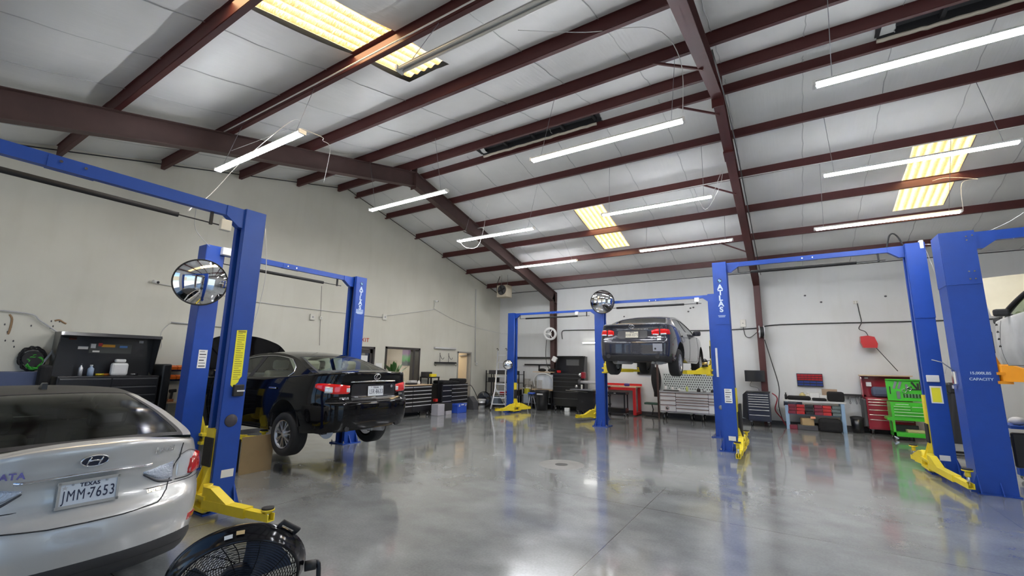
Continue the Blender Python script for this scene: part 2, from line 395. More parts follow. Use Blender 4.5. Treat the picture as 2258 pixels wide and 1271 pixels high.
rs = ramp(n, l, ad.outputs[0], [(.44, (.42, .22, .04)), (.5, (.95, .62, .2)), (.56, (1, .85, .5)), (.66, (1, .95, .78))])
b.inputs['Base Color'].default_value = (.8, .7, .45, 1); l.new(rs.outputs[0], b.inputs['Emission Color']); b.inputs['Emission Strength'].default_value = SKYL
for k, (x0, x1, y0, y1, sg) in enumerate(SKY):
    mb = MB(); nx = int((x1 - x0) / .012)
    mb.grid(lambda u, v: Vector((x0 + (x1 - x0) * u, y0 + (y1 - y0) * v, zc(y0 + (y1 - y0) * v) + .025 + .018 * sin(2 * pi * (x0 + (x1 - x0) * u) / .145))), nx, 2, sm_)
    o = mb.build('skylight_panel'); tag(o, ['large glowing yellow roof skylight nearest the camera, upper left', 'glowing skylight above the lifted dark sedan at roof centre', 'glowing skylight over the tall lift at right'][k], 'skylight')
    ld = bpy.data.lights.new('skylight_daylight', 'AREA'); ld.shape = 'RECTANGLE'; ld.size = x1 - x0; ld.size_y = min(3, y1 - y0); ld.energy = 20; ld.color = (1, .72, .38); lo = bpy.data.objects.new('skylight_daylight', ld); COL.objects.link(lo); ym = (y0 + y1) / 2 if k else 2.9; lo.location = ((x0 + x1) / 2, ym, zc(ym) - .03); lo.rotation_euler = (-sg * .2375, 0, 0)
# ridge vents
for k, (x0, x1) in enumerate([(5.04, 8.1), (12.9, 16.)]):
    t = thing('ridge_vent', ['dark mesh ridge vent slot with torn insulation near roof centre', 'dark ridge vent slot at the top edge right of the red rafter'][k], 'vent', ((x0 + x1) / 2, YR, zc(YR)))
    L = (x1 - x0) / 2; mb = MB(); mb.bx((-L, -.26, .0), (L, .26, .02), dgrey)
    mb.bx((-L, -.28, -.12), (L, -.265, .02), blkm); mb.bx((-L, .265, -.12), (L, .28, .02), blkm); part(mb, 'housing', None, t)
    for q in range(5):
        xq = -L + 2 * L * q / 4; part(MB().bx((xq - .03, -.26, -.1), (xq + .03, .26, -.03), blkm), 'crossbar', None, t)
    P = [(-L + 2 * L * i / 40, .3 + .02 * random.random(), -.15 + .015 * random.random()) for i in range(41)]
    part(MB().tube(P, .035, mat('torn_insulation', (.66, .6, .5), .8), 6), 'insulation_edge', None, t)
# purlins
def zpurlin(y, x0, x1):
    s = 1 if y > YR else -1; z = zp(y); mb = MB(); t = .007
    mb.bx((x0, y - t, z), (x1, y + t, z + .2)); mb.bx((x0, y - (.065 if s > 0 else 0), z - .006), (x1, y + (0 if s > 0 else .065), z + .004)); mb.bx((x0, y - (0 if s > 0 else .065), z + .19), (x1, y + (.065 if s > 0 else 0), z + .2))
    yl = y - s * .065; mb.bx((x0, yl - .003, z), (x1, yl + .003, z + .022))
    return mb
pos = ['behind the near left strip light', '']
names = {0: 'lowest roof purlin next to the back wall eave', 1: 'second roof purlin up from the back wall', 2: 'third roof purlin up from the back wall', 3: 'fourth roof purlin up from the back wall', 4: 'roof purlin next behind the ridge pair', 5: 'ridge purlin on the back slope', 6: 'ridge purlin on the front slope', 7: 'first purlin down the front slope from the ridge pair', 8: 'second purlin down the front slope, below the large skylight', 9: 'purlin crossing the large skylight', 10: 'front slope purlin left of the large skylight', 11: 'front slope purlin at the top left corner', 12: 'purlin above the camera next to the front wall'}
for i, y in enumerate(PY):
    x0 = .0 if i else .0
    o = zpurlin(y, .02, XR - .02).build('roof_purlin', maroon); tag(o, 'dark maroon steel ' + names[i], 'purlin')
# purlin bolts
# rafters: tapered I sections, two frames (and one beyond the view)
def rafter(xf, dep_eave, dep_mid, dep_ridge, knee, mt):
    t = thing('roof_frame', '', 'roof frame', (xf, 0, 0))
    for s, nm in ((1, 'rear_rafter'), (-1, 'front_rafter')):
        ye = YB - .05 if s > 0 else YF + .05
        N = 12; top = []; bot = []
        for i in range(N + 1):
            y = YR + (ye - YR) * i / N; u = i / N
            d = dep_ridge + (dep_mid - dep_ridge) * min(1, u / .5) if u < .5 else dep_mid + (dep_eave - dep_mid) * (u - .5) / .5
            top.append((y, zp(y) - .012)); bot.append((y, zp(y) - d))
        mb = MB(); W = .09
        for i in range(N):
            (a, za), (c, z2) = top[i], top[i + 1]; (_, ba), (_, b2) = bot[i], bot[i + 1]
            mb.prism([(a, ba), (c, b2), (c, z2), (a, za)], 'x', -.005, .005)
            mb.prism([(a, za - .012), (c, z2 - .012), (c, z2), (a, za)], 'x', -W, W)
            mb.prism([(a, ba), (c, b2), (c, b2 + .012), (a, ba + .012)], 'x', -W, W)
        part(mb, nm, mt, t)
    return t
def column(t, y, ztop, d, mt, wtop=None):
    wt = wtop or d; s = -1 if y > YR else 1      # inner side direction
    mb = MB(); W = .09; yo = y; yi = y + s * d; yit = y + s * wt
    mb.prism([(yo, 0), (yi, 0), (yit, ztop - .35), (yit, ztop), (yo, ztop + .35)], 'x', -.005, .005)
    mb.bx((-W, yo - .007, 0), (W, yo + .007, ztop + .35))
    mb.prism([(yi - .007, 0), (yi + .007, 0), (yit + .007, ztop), (yit - .007, ztop)], 'x', -W, W)
    mb.bx((-W, min(yo, yi) - .02, 0), (W, max(yo, yi) + .02, .02))
    part(mb, 'column', mt, t)
for xf, lab, mt in ((2.9, 'brown steel roof frame with its ridge bend above the middle left lights', maroond), (10.55, 'maroon steel roof frame crossing the roof from top centre down to the back wall', maroon), (18.2, 'steel roof frame beyond the right edge', maroon)):
    t = rafter(xf, .5, .4, .42, None, mt) if xf < 5 else rafter(xf, .46, .34, .34, None, mt)
    t['label'] = lab
    column(t, YB - .08, 4.52, .2, mt, .32); column(t, YF + .08, 4.05, .2, mt, .32)
    mb = MB(); mb.prism([(YR - .012, zp(YR) - .5), (YR + .012, zp(YR) - .5), (YR + .012, zp(YR) + .12), (YR - .012, zp(YR) + .12)], 'x', -.1, .1)
    part(mb, 'splice_plate', mt, t)
    for i in (1, 3, 5, 7, 9):
        y = PY[i]; part(MB().beam((-.75, y, zp(y) + .02), (-.02, y + (.03), zp(y) - .36), .035, .035), 'brace', mt, t)
    if xf > 5 and xf < 12:
        part(MB().box((0, 9.75, zp(9.75) - .36), (.2, .3, .05), None, Matrix.Rotation(-.24, 3, 'X')), 'splice_plate', mt, t)
# baseboards, eave closures
struct(MB().bx((0, YB - .02, 0), (XR, YB, .12), dgrey).build('baseboard_back'))
mb = MB()
for a, e in ((YF, DOOR1[0]), (DOOR1[1], DOOR2[0]), (DOOR2[1], YB)): mb.bx((0, a, 0), (.015, e, .1), dgrey)
struct(mb.build('baseboard_left'))
mb = MB(); mb.tube([(0.02, YR + (YB - YR) * i / 10 * 1, zc(YR + (YB - YR) * i / 10) - .09) for i in range(11)], .012, blkm, 5); mb.tube([(0.02, YR - (YR - YF) * i / 10, zc(YR - (YR - YF) * i / 10) - .09) for i in range(11)], .012, blkm, 5)
mb.tube([(0, YB - .01, zc(YB) - .03), (XR, YB - .01, zc(YB) - .03)], .012, blkm, 5); struct(mb.build('trim_2'))
# doors and window of the left wall, room behind
rm = mat('office_wall', (.62, .56, .5), .7); 
mb = MB(); mb.bx((-2.6, 8.3, 0), (-2.5, 16, 2.7), rm); mb.bx((-2.6, 8.2, 0), (-.2, 8.3, 2.7), rm); mb.bx((-2.6, 12.6, 0), (-.2, 12.7, 2.7), rm); mb.bx((-2.6, 16, 0), (-.2, 16.1, 2.7), rm); mb.bx((-2.6, 8.2, 2.7), (-.2, 16.1, 2.8), white); mb.bx((-2.6, 8.2, -.1), (-.2, 16.1, -.0), mat('office_floor', (.3, .24, .18), .5))
struct(mb.build('wall_office'))
for yy in (10.6, 14.2):
    ld = bpy.data.lights.new('office_lamp', 'AREA'); ld.energy = 16 if yy < 12 else 9; ld.size = 1.; ld.color = (1, .93, .82) if yy < 12 else (1, .82, .55); lo = bpy.data.objects.new('office_lamp', ld); COL.objects.link(lo); lo.location = (-1.3, yy, 2.6)
    tag(MB().bx((-1.8, yy - .3, 2.64), (-.8, yy + .3, 2.69), mat('office_panel', (.8, .8, .8), .5, emit=(1, .95, .85), estr=2)).build('office_ceiling_light'), 'flat ceiling light in the office behind the ' + ('window' if yy < 12 else 'open door'), 'light')
frm = mat('dark_bronze_frame', (.05, .045, .042), .4)
def dframe(y0, y1, z0, z1, w, m, name, sill=True, d=.22):
    mb = MB(); mb.bx((-d + .02, y0, z0), (.025, y0 + w, z1), m); mb.bx((-d + .02, y1 - w, z0), (.025, y1, z1), m); mb.bx((-d + .02, y0, z1 - w), (.025, y1, z1), m)
    if sill: mb.bx((-d + .02, y0, z0), (.025, y1, z0 + w), m)
    return struct(mb.build(name))
w_ = dframe(*WIN, .07, frm, 'window_1'); MB().bx((-.1, WIN[0] + .07, WIN[2] + .07), (-.09, WIN[1] - .07, WIN[3] - .07), glass('office_glass', (.9, .93, .92), .08)).build('window_pane', None, w_)
part(MB().bx((-.1, 11.35, WIN[2]), (.03, 11.45, WIN[3])), 'window_mullion', frm, w_)
d1 = dframe(*DOOR1, .07, frm, 'door_1', False)
mb = MB(); y0, y1 = DOOR1[0] + .07, DOOR1[1] - .07
mb.bx((-.06, y0, 0), (-.02, y0 + .09, 2.16), frm); mb.bx((-.06, y1 - .09, 0), (-.02, y1, 2.16), frm); mb.bx((-.06, y0, 2.04), (-.02, y1, 2.16), frm); mb.bx((-.06, y0, 0), (-.02, y1, .25), frm)
part(mb, 'door_panel', None, d1); part(MB().bx((-.045, y0 + .09, .25), (-.035, y1 - .09, 2.04), glass('dark_door_glass', (.35, .37, .38), .12)), 'door_glass', None, d1)
part(MB().tube([(.0, y0 + .14, 1.5), (.05, y0 + .14, 1.47), (.05, y0 + .5, 1.25), (0, y0 + .5, 1.22)], .012, chrome), 'door_handle', None, d1)
part(MB().bx((-.035, y0 + .18, 1.78), (-.03, y0 + .5, 1.96), white), 'door_notice', None, d1)
grn = mat('grey_door_frame', (.32, .31, .28), .5)
d2 = dframe(*DOOR2, .05, grn, 'door_2', False)
part(MB().bx((-.95, DOOR2[1] - .1, .02), (-.15, DOOR2[1] - .055, 2.18), mat('tan_door', (.55, .46, .33), .5)), 'door_panel', None, d2)
part(MB().beam((-.1, DOOR2[1] - .12, 2.13), (-.5, DOOR2[1] - .14, 2.08), .04, .05), 'door_closer', steel, d2)
# ================================================================ strip lights
tubem = mat('lit_tube', (1, 1, 1), .4, emit=(.93, .95, 1.0), estr=TUBE)
def make_light(lit=True):
    t = thing('strip_light', '', 'light', (0, 0, 0), 0, 'eight foot strip lights hung from the purlins')
    L = 1.22; mb = MB(); mb.prism([(-.05, .0), (-.02, .04), (.02, .04), (.05, .0), (.0, .012)], 'x', -L, L, white if lit else alu)
    part(mb, 'reflector', None, t)
    for s in (-1, 1):
        part(MB().cyl((-L + .03, s * .033, -.012), (L - .03, s * .033, -.012), .016, tubem if lit else mat('unlit_tube', (.62, .6, .55), .3), 10), 'tube', None, t)
        part(MB().bx((s * L - .015, -.055, -.03), (s * L + .015, .055, .03), white), 'end_cap', None, t)
    return t
LG = [(4.46, 3.23, 4.96, 'nearest strip light at upper left over the first lift, its two tubes glowing'), (4.10, 6.76, 5.43, 'strip light below the bend of the brown roof frame'), (4.85, 9.25, 5.17, 'strip light in front of the descending brown rafter, third from the left wall'), (4.22, 13.36, 5.29, 'farthest left strip light near the low end of the brown rafter'),
      (9.09, 5.98, 5.16, 'long strip light left of the maroon frame, highest of the lit centre ones'), (8.97, 9.63, 5.34, 'strip light overlapping the small centre skylight'), (9.05, 12.5, 5.11, 'strip light above the lifted dark sedan, lowest of the centre ones'),
      (13.0, 5.66, 4.98, 'largest strip light at the upper right edge'), (13.28, 9.2, 5.2, 'strip light crossing in front of the right skylight'), (13.25, 11.93, 4.96, 'lowest strip light at right, above the tall lift beam')]
l0 = None
def hang(x, y, z, n_, zt=None):
    for s in (-1, 1):
        xx = x + s * 1.05; yy = min(PY, key=lambda p: abs(p - y)); 
        mb = MB().tube([(xx, y, z + .04), (xx, yy, zp(yy))], .004, steel, 4); o = mb.build('hanging_wire'); tag(o, 'thin wire down to the ' + ' '.join(n_.split(',')[0].split()[:11]), 'wire', 'wires of the strip lights')
for i, (x, y, z, lab) in enumerate(LG):
    if l0 is None: l0 = make_light(); l0.location = (x, y, z); l0['label'] = lab; l0['category'] = 'light'; o = l0
    else: o = dup(l0, (x, y, z), 0, lab)
    hang(x, y, z, lab)
lu = make_light(False); lu['label'] = 'unlit strip light hanging in front of the large skylight'; lu.location = (9.05, 3.03, 5.0); hang(9.05, 3.03, 5.0, 'unlit strip light by the large skylight')
# wall strip lights
t = thing('wall_light', 'lit strip light mounted on the back wall behind the blue lift post', 'light', (4.75, YB - .05, 2.68)); part(MB().bx((-.6, -.03, -.03), (.6, .05, .03), white), 'housing', None, t); part(MB().cyl((-.58, -.045, 0), (.58, -.045, 0), .022, mat('dim_lit_tube', (1, 1, 1), .4, emit=(1, 1, .95), estr=4)), 'tube', None, t)
t = thing('wall_light', 'unlit grey strip fixture on the left wall above the hook rack', 'light', (0.04, 13.06, 2.33)); part(MB().bx((-.04, -.62, -.035), (.03, .62, .035), lgrey), 'housing', None, t); part(MB().cyl((.04, -.6, 0), (.04, .6, 0), .02, white), 'tube', None, t)
# ================================================================ two post lifts
labw = mat('label_white', (.8, .8, .78), .5); laby = mat('label_yellow', (.9, .85, .04), .5); labd = mat('label_ink', (.03, .03, .04), .6); labl = mat('lettering_pale_blue', (.62, .72, .85), .5)
def arm(parent, sx, base, ang, L1, L2, z, padh=.12, mt=yel, first=True):
    """one swing arm: sx = side of the post centre along the span, ang = direction in the horizontal plane"""
    bx_, by_ = base; d = Vector((cos(ang), sin(ang), 0)); nrm = Vector((-d.y, d.x, 0)); o = Vector((bx_, by_, z))
    mb = MB(); mb.beam(o, o + d * L1, .11, .1, None)
    mb.prism([(0, .05), (.0, .18), (.12, .18), (.42, .05)], 'x', -.05, .05); k = len(mb.v) - 8
    R = Matrix((nrm, d, Vector((0, 0, 1)))).transposed().to_4x4(); R.translation = o; mb.xf(R, k)
    mb.cyl(o + Vector((0, 0, -.07)), o + Vector((0, 0, .2)), .05, None, 14)
    a = part(mb, 'swing_arm', mt, parent)
    mb = MB(); e = o + d * (L1 + L2); s = o + d * (L1 - .02)
    for k in (-1, 1): mb.beam(s + nrm * k * .036, e + nrm * k * .036, .01, .075)
    mb.beam(s + Vector((0, 0, .034)), e + Vector((0, 0, .034)) - d * .1, .08, .008); mb.beam(s - Vector((0, 0, .034)), e - Vector((0, 0, .034)), .08, .008)
    part(mb, 'arm_extension', mt, a)
    q = e - d * .06; mb = MB(); mb.cyl(q - Vector((0, 0, .03)), q + Vector((0, 0, padh)), .021, chrome, 12); mb.cyl(q + Vector((0, 0, padh * .6)), q + Vector((0, 0, padh)), .032, mt, 12)
    mb.cyl(q + Vector((0, 0, padh)), q + Vector((0, 0, padh + .018)), .065, mt, 18); mb.cyl(q + Vector((0, 0, padh + .018)), q + Vector((0, 0, padh + .035)), .06, rub, 18)
    part(mb, 'lifting_pad', None, a)
    return a
def post(t, x, side, H, w=.27, d=.27, zc_=.1, arms=(), cap=None, face=1, mt=blue, carr=True, carH=.95, armmt=yel, armz=None):
    """column centred at local (x,0); opening faces `side` (+1/-1 along local x); face = side along local y where labels sit"""
    m = t
    mb = MB(); th = .012
    xb = x - side * w / 2                                             # back plane of the channel
    mb.bx((xb - th / 2, -d / 2, .02), (xb + th / 2, d / 2, H))
    xo = x + side * w / 2
    for s in (-1, 1):
        mb.bx((min(xb, xo), s * d / 2 - th / 2, .02), (max(xb, xo), s * d / 2 + th / 2, H))
        mb.bx((xo - th / 2, s * (d / 2), .02), (xo + th / 2, s * (d / 2 - .07), H))
        mb.bx((xo - side * .045 - th / 2, s * (d / 2 - .07) - .005, .02), (xo, s * (d / 2 - .07) + .005, H))
    mb.bx((x - w / 2, -d / 2, H - .01), (x + w / 2, d / 2, H))
    if cap:
        z0 = cap; e = .012; mb.bx((xb - side * e, -d / 2 - e, z0), (xb + side * .01, d / 2 + e, H + .002))
        for s in (-1, 1): mb.bx((min(xb, xo), s * (d / 2 + e) - .006, z0), (max(xb, xo), s * (d / 2 + e) + .006, H + .002))
    p = part(mb, 'column', mt, m)
    mb = MB(); bw = .23
    mb.bx((x - bw, -bw, 0), (x + bw, bw, .02))
    for s in (-1, 1):
        mb.prism([(-side * w / 2 + x, .02), (x - side * (w / 2 + .09), .02), (x - side * w / 2, .3)], 'y', s * (d / 2 - .01) - .006, s * (d / 2 - .01) + .006)
        mb.prism([(s * d / 2, .02), (s * (d / 2 + .09), .02), (s * d / 2, .28)], 'x', xb - .006, xb + .006)
        mb.prism([(s * d / 2, .02), (s * (d / 2 + .09), .02), (s * d / 2, .2)], 'x', x + side * .03 - .006, x + side * .03 + .006)
    b = part(mb, 'base_plate', mt, m)
    for sx_ in (-1, 1):
        for sy in (-1, 1):
            q = Vector((x + sx_ * (bw - .035), sy * (bw - .035), .02)); mb = MB().cyl(q, q + Vector((0, 0, .05)), .011, steel, 8); mb.cyl(q, q + Vector((0, 0, .022)), .02, steel, 6); part(mb, 'anchor_bolt', None, b)
    mb = MB(); mb.cyl((x - side * .02, .0, .1), (x - side * .02, 0, min(H - .3, 2.6)), .03, dgrey, 10)
    mb.tube([(x + side * .06, .06, .1), (x + side * .06, .06, H - .05)], .006, steel, 6); mb.tube([(x + side * .06, -.06, .1), (x + side * .06, -.06, H - .05)], .006, steel, 6)
    part(mb, 'lift_cylinder', None, m)
    if carr:
        z = zc_; xc = xo
        mb = MB(); mb.bx((x - side * .05, -.085, z), (xo + side * .03, .085, z + carH)); mb.bx((xo - side * .02, -.26, z - .03), (xo + side * .13, .26, z + .012)); mb.bx((xo - side * .02, -.26, z + .1), (xo + side * .13, .26, z + .14))
        for s in (-1, 1): mb.prism([(xo + side * .03, z + .14), (xo + side * .12, z + .14), (xo + side * .03, z + .42)], 'y', s * .075 - .006, s * .075 + .006)
        c = part(mb, 'carriage', armmt, m)
        part(MB().bx((xo + side * .02, -.1, z + .42), (xo + side * .045, .1, z + .75), rub, .01), 'door_bumper', None, c)
        for (sy, ang, L1, L2, ph) in arms: arm(m, side, (xo + side * .07, sy * .2), ang, L1, L2, z + .055, ph, armmt)
    return p
def overhead(t, x0, x1, H, y0=0, w=.07, h=.1, mt=blue, joint=True, bar=True):
    mb = MB(); mb.bx((x0, y0 - w / 2, H - h), (x1, y0 + w / 2, H)); 
    xm = (x0 + x1) / 2
    mb.bx((xm - .18, y0 - w / 2 - .008, H - h - .004), (xm + .18, y0 + w / 2 + .008, H - .02))
    for s, xx in ((1, x0), (-1, x1)):
        mb.prism([(xx, H), (xx + s * .26, H), (xx + s * .26, H - h), (xx + s * .1, H - h - .12), (xx, H - h - .12)], 'y', y0 - w / 2 - .012, y0 + w / 2 + .012)
    o = part(mb, 'overhead_beam', mt, t)
    for k in (-1, 1):
        for q in (-1, 1): part(MB().cyl((xm + k * .09, y0 + q * (w / 2 + .008), H - .055), (xm + k * .09, y0 + q * (w / 2 + .022), H - .055), .014, chrome, 6), 'bolt', None, o)
    if bar:
        zb = H - h - .14; L = x1 - x0
        mb = MB(); mb.cyl((x0 + .25, y0, zb), (x1 - .3, y0, zb), .008, blkm, 8); mb.cyl((x0 + .5, y0, zb), (x1 - .75, y0, zb), .03, rub, 10)
        mb.bx((x0 + .24, y0 - .01, zb), (x0 + .26, y0 + .01, H - h), blkm); mb.bx((x1 - .42, y0 - .015, zb - .02), (x1 - .39, y0 + .015, H - h), blkm)
        part(mb, 'shutoff_bar', None, t)
    return o
def rotm(rz, loc): 
    M = Matrix.Rotation(rz, 4, 'Z'); M.translation = Vector(loc); return M
def atlas(t, x, yf, z0, s=1., dirx=1):
    """vertical lettering on a column face; yf = face plane at local y, facing sign(yf)"""
    sg = 1 if yf > 0 else -1
    M0 = lambda z, yy=0.003: frame((x, yf + sg * yy, z), (-sg, 0, 0), (0, 0, 1))
    part(MB().cyl((x, yf + sg * .0005, z0 + .16 * s), (x, yf + sg * .003, z0 + .16 * s), .052 * s, mat('globe_blue', (.02, .03, .1), .4), 24), 'emblem', None, t)
    for k, (dx, dz, r) in enumerate(((-.012, .012, .022), (.018, -.008, .018), (-.002, -.026, .012))): part(MB().cyl((x + dx * s, yf + sg * .002, z0 + (.16 + dz) * s), (x + dx * s, yf + sg * .005, z0 + (.16 + dz) * s), r * s, mat('globe_land', (.25, .55, .8), .5), 10), 'emblem_land', None, t)
    for i, ch in enumerate('ATLAS'): text(ch, .17 * s, labl, 'lettering', t, M0(z0 - i * .135 * s), .001, .006)
    for i in range(2): part(MB().box((x, yf + sg * .0015, z0 - .68 * s - i * .028), (.15 - i * .02, .002, .012), labl), 'fine_print', None, t)
def label_panel(t, x, yf, z, w, h, m, rows=6, name='warning_label'):
    sg = 1 if yf > 0 else -1; mb = MB(); mb.bx((x - w / 2, yf, z - h / 2), (x + w / 2, yf + sg * .002, z + h / 2), m)
    for i in range(rows):
        zz = z + h / 2 - h * (i + .6) / (rows + .3); a = h / rows * (.32 if i % 2 else .18)
        mb.bx((x - w * .38, yf + sg * .0015, zz - a / 2), (x + w * (.38 if i % 3 else .2), yf + sg * .0028, zz + a / 2), labd)
    return part(mb, name, None, t)
def cbox(t, x, y, z, m=offw, s=(.1, .06, .12), name='switch_box'):
    return part(MB().box((x, y, z), s, m, None, .008), name, None, t)
def rnd_mirror(t, c, nrm, r, name='convex_mirror'):
    c = Vector(c); nrm = Vector(nrm).normalized(); k = 1.15; R = r * 2.1; mb = MB(); h = R - sqrt(R * R - r * r)
    prof = [(R * sin(a), R * cos(a) - R + h) for a in [math.asin(r / R) * i / 12 for i in range(12, -1, -1)]]
    mb.lathe(prof, c, nrm, mat('mirror_face', (.85, .86, .87), .02, 1), 48); o = mb.build('mirror_glass', None, t)
    part(MB().lathe([(r + .004, -.012), (r + .013, -.008), (r + .013, .012), (r + .002, .014), (r - .002, .004)], c, nrm, rub, 48), 'mirror_rim', None, t)
    part(MB().lathe([(r, -.01), (r * .6, -.03), (.02, -.035)], c, nrm, dgrey, 24), 'mirror_back', None, t)
    return o
# ---- lift C behind: holds the black sedan, columns stand along Y
SP = [(-1, 0)]
# local frame of a lift turned +90 degrees: local x -> world Y, local y -> world -X
R90 = pi / 2
C = thing('two_post_lift', 'blue two post lift raising the black sedan near the left wall', 'vehicle lift', (2.86, 5.02, 0), R90)
hs = 1.55
post(C, -hs, 1, 3.7, .28, .28, .42, [(-1, radians(-52), .62, .34, .1), (1, radians(62), .7, .34, .1)], face=-1)
post(C, hs, -1, 3.7, .28, .28, .42, [(-1, radians(-128), .66, .34, .1), (1, radians(128), .62, .34, .1)], face=-1)
overhead(C, -hs - .05, hs - .14, 3.68, -.0)
atlas(C, hs, -.147, 3.42, .8); label_panel(C, -hs + .02, -.147, 1.76, .13, .3, labw, 6)
part(MB().box((hs, -.148, 2.9), (.2, .002, .1), mat('sticker_pale', (.3, .4, .65), .5)), 'sticker', None, C)
cbox(C, -hs + .17, -.2, 3.62, white, (.2, .1, .13))
# ---- lift A: near column with the yellow label
A = thing('two_post_lift', 'blue two post lift nearest the camera with a tall yellow label on its column', 'vehicle lift', (5.31, 1.17, 0), R90)
post(A, 1.7, -1, 3.7, .25, .25, .08, [(-1, radians(-82), .72, .36, .06), (1, radians(95), .66, .3, .1)], carH=.85)
post(A, -1.7, 1, 3.7, .25, .25, .1, [(-1, radians(-80), .7, .3, .08), (1, radians(80), .7, .3, .08)])
overhead(A, -1.75, 1.62, 3.69, -.05, .08, .13, bar=True)
pl = [(-.055, .36), (.045, .37), (.05, -.25), (.03, -.3), (-.005, -.31), (-.02, -.33), (-.052, -.31)]
pl = [(-.062, .34), (.058, .35), (.06, -.23), (.035, -.26), (.025, -.3), (-.035, -.36), (-.06, -.33)]
mb = MB(); mb.prism([(1.7 + a, 1.78 + b_) for a, b_ in pl], 'y', -.132, -.135, laby)
for i in range(22): mb.bx((1.7 - .045, -.1345, 2.08 - i * .027), (1.7 + (.04 if i % 4 else .01), -.1362, 2.088 - i * .027), mat('ink_on_yellow', (.35, .3, .03), .6))
mb.bx((1.7 - .045, -.1345, 2.095), (1.7 + .045, -.1365, 2.118), mat('ink_on_yellow', (.35, .3, .03), .6)); part(mb, 'warning_label', None, A, label='torn yellow warning label')
part(MB().lathe([(0.002, .002), (.075, .002), (.07, .008), (.002, .008)], (1.7 + .0, -.131, 1.02), (0, -1, 0), mat('dark_magnet', (.05, .045, .06), .6), 28), 'round_magnet', None, A)
mb = MB(); mb.box((1.73, -.15, 1.38), (.12, .05, .14), blkm, None, .01); mb.box((1.75, -.176, 1.375), (.09, .004, .018), labw); part(mb, 'cup_holder', None, A)
part(MB().bx((1.66, -.132, .36), (1.8, -.134, .45), labw), 'serial_label', None, A)
cbox(A, 1.36, -.1, 3.42, offw, (.12, .07, .14))
# ---- lift D far left, columns along X
D = thing('two_post_lift', 'empty blue two post lift at the far left, arms down on the floor', 'vehicle lift', (4.05, 14.4, 0), 0)
post(D, -1.78, 1, 3.73, .27, .28, .08, [(-1, radians(-112), .55, .25, .05), (1, radians(60), .3, .2, .05)], carH=1.0)
post(D, 1.78, -1, 3.73, .27, .28, .08, [(-1, radians(-112), .55, .25, .05), (1, radians(120), .3, .2, .05)])
overhead(D, -1.7, 1.7, 3.72, 0, .06, .075)
cbox(D, .95, -.06, 3.6, white, (.12, .07, .12))
E_ = thing('two_post_lift', 'blue two post lift holding the dark grey sedan high', 'vehicle lift', (8.06, 12.85, 0), 0)
post(E_, -1.62, 1, 3.73, .26, .26, 1.58, [(-1, radians(-52), .8, .34, .08), (1, radians(52), .8, .3, .08)], carH=.9)
post(E_, 1.62, -1, 3.73, .26, .26, 1.58, [(-1, radians(-126), .8, .34, .08), (1, radians(126), .8, .3, .08)], carH=.9)
overhead(E_, -1.6, 1.6, 3.72, 0, .06, .075); cbox(E_, 1.2, -.06, 3.6, white, (.12, .07, .12))
part(MB().box((1.62, -.145, 1.9), (.05, .02, .75), alu), 'latch_bar', None, E_)
part(MB().lathe([(.002, .01), (.05, .01), (.06, .0)], (1.65, -.136, .75), (0, -1, 0), steel, 20), 'pulley_cover', None, E_)
# ---- lift F: tall empty lift in the middle
F = thing('two_post_lift', 'tall empty blue lift in the middle with white lettering down its left column', 'vehicle lift', (11.78, 10.9, 0), 0)
post(F, -1.68, 1, 4.14, .27, .28, .08, [(-1, radians(-88), .82, .42, .22), (1, radians(86), .32, .2, .2)], cap=2.72, carH=1.25)
post(F, 1.68, -1, 4.14, .27, .28, .08, [(-1, radians(-86), 1.05, .5, .2), (1, radians(100), .3, .2, .2)], cap=2.72, carH=1.25)
overhead(F, -1.56, 1.56, 4.13)
atlas(F, -1.69, -.159, 3.56, .95); label_panel(F, -1.67, -.147, 1.16, .15, .3, labw, 6)
part(MB().bx((-1.72, -.147, .23), (-1.58, -.149, .32), labw), 'serial_label', None, F)
mb = MB(); mb.bx((1.60, -.147, 1.2), (1.76, -.149, 1.5), labw); mb.bx((1.62, -.148, 1.22), (1.74, -.1505, 1.47), laby); part(mb, 'warning_label', None, F, label='yellow label with a white border')
part(MB().box((1.66, -.16, 1.63), (.17, .05, .12), white, None, .01), 'thermostat', None, F)
part(MB().bx((1.6, -.147, .23), (1.74, -.149, .32), labw), 'serial_label', None, F)
cbox(F, 1.78, -.12, 4.1, white, (.06, .08, .16))
part(MB().tube(catmull([(1.3, 0, 4.1), (1.36, 0, 4.35), (1.43, 0, 4.4), (1.5, 0, 4.3), (1.56, 0, 4.1)], 6), .014, rub), 'hydraulic_hose', None, F)
for xx in (-1.8, -1.42): pass
part(MB().bx((-1.5, -.05, .3), (-1.45, .1, 1.0), rub, .01), 'door_bumper', None, F)
# ---- lift G: heavy lift at the right with raised white truck
G = thing('two_post_lift', 'heavy blue lift at the right edge with orange arms, raising the white truck', 'vehicle lift', (15.55, 9.62, 0), 0)
post(G, -1.85, 1, 3.95, .4, .42, 1.62, [(-1, radians(-40), .7, .3, .12), (1, radians(40), .9, .4, .12)], cap=3.1, carH=1.0, armmt=orange)
post(G, 1.85, -1, 3.95, .4, .42, 1.62, [(-1, radians(-140), .9, .4, .12), (1, radians(140), .9, .4, .12)], cap=3.1, carH=1.0, armmt=orange)
overhead(G, -1.66, 1.66, 3.93, -.12, .09, .15, bar=False)
for i, s_ in enumerate(('15,000LBS', 'CAPACITY')): text(s_, .055, labl, 'lettering', G, frame((-1.84, -.219, 1.74 - i * .09), (1, 0, 0), (0, 0, 1)), .001, .001)
mb = MB()
for q in ((-1.78, 3.3), (-1.72, 3.3), (-1.78, 3.18), (-1.72, 3.18), (-1.75, 3.86), (-1.68, 3.87), (-1.75, 3.8)): mb.cyl((q[0], -.222, q[1]), (q[0], -.24, q[1]), .012, chrome, 8)
part(mb, 'bolt', None, G)
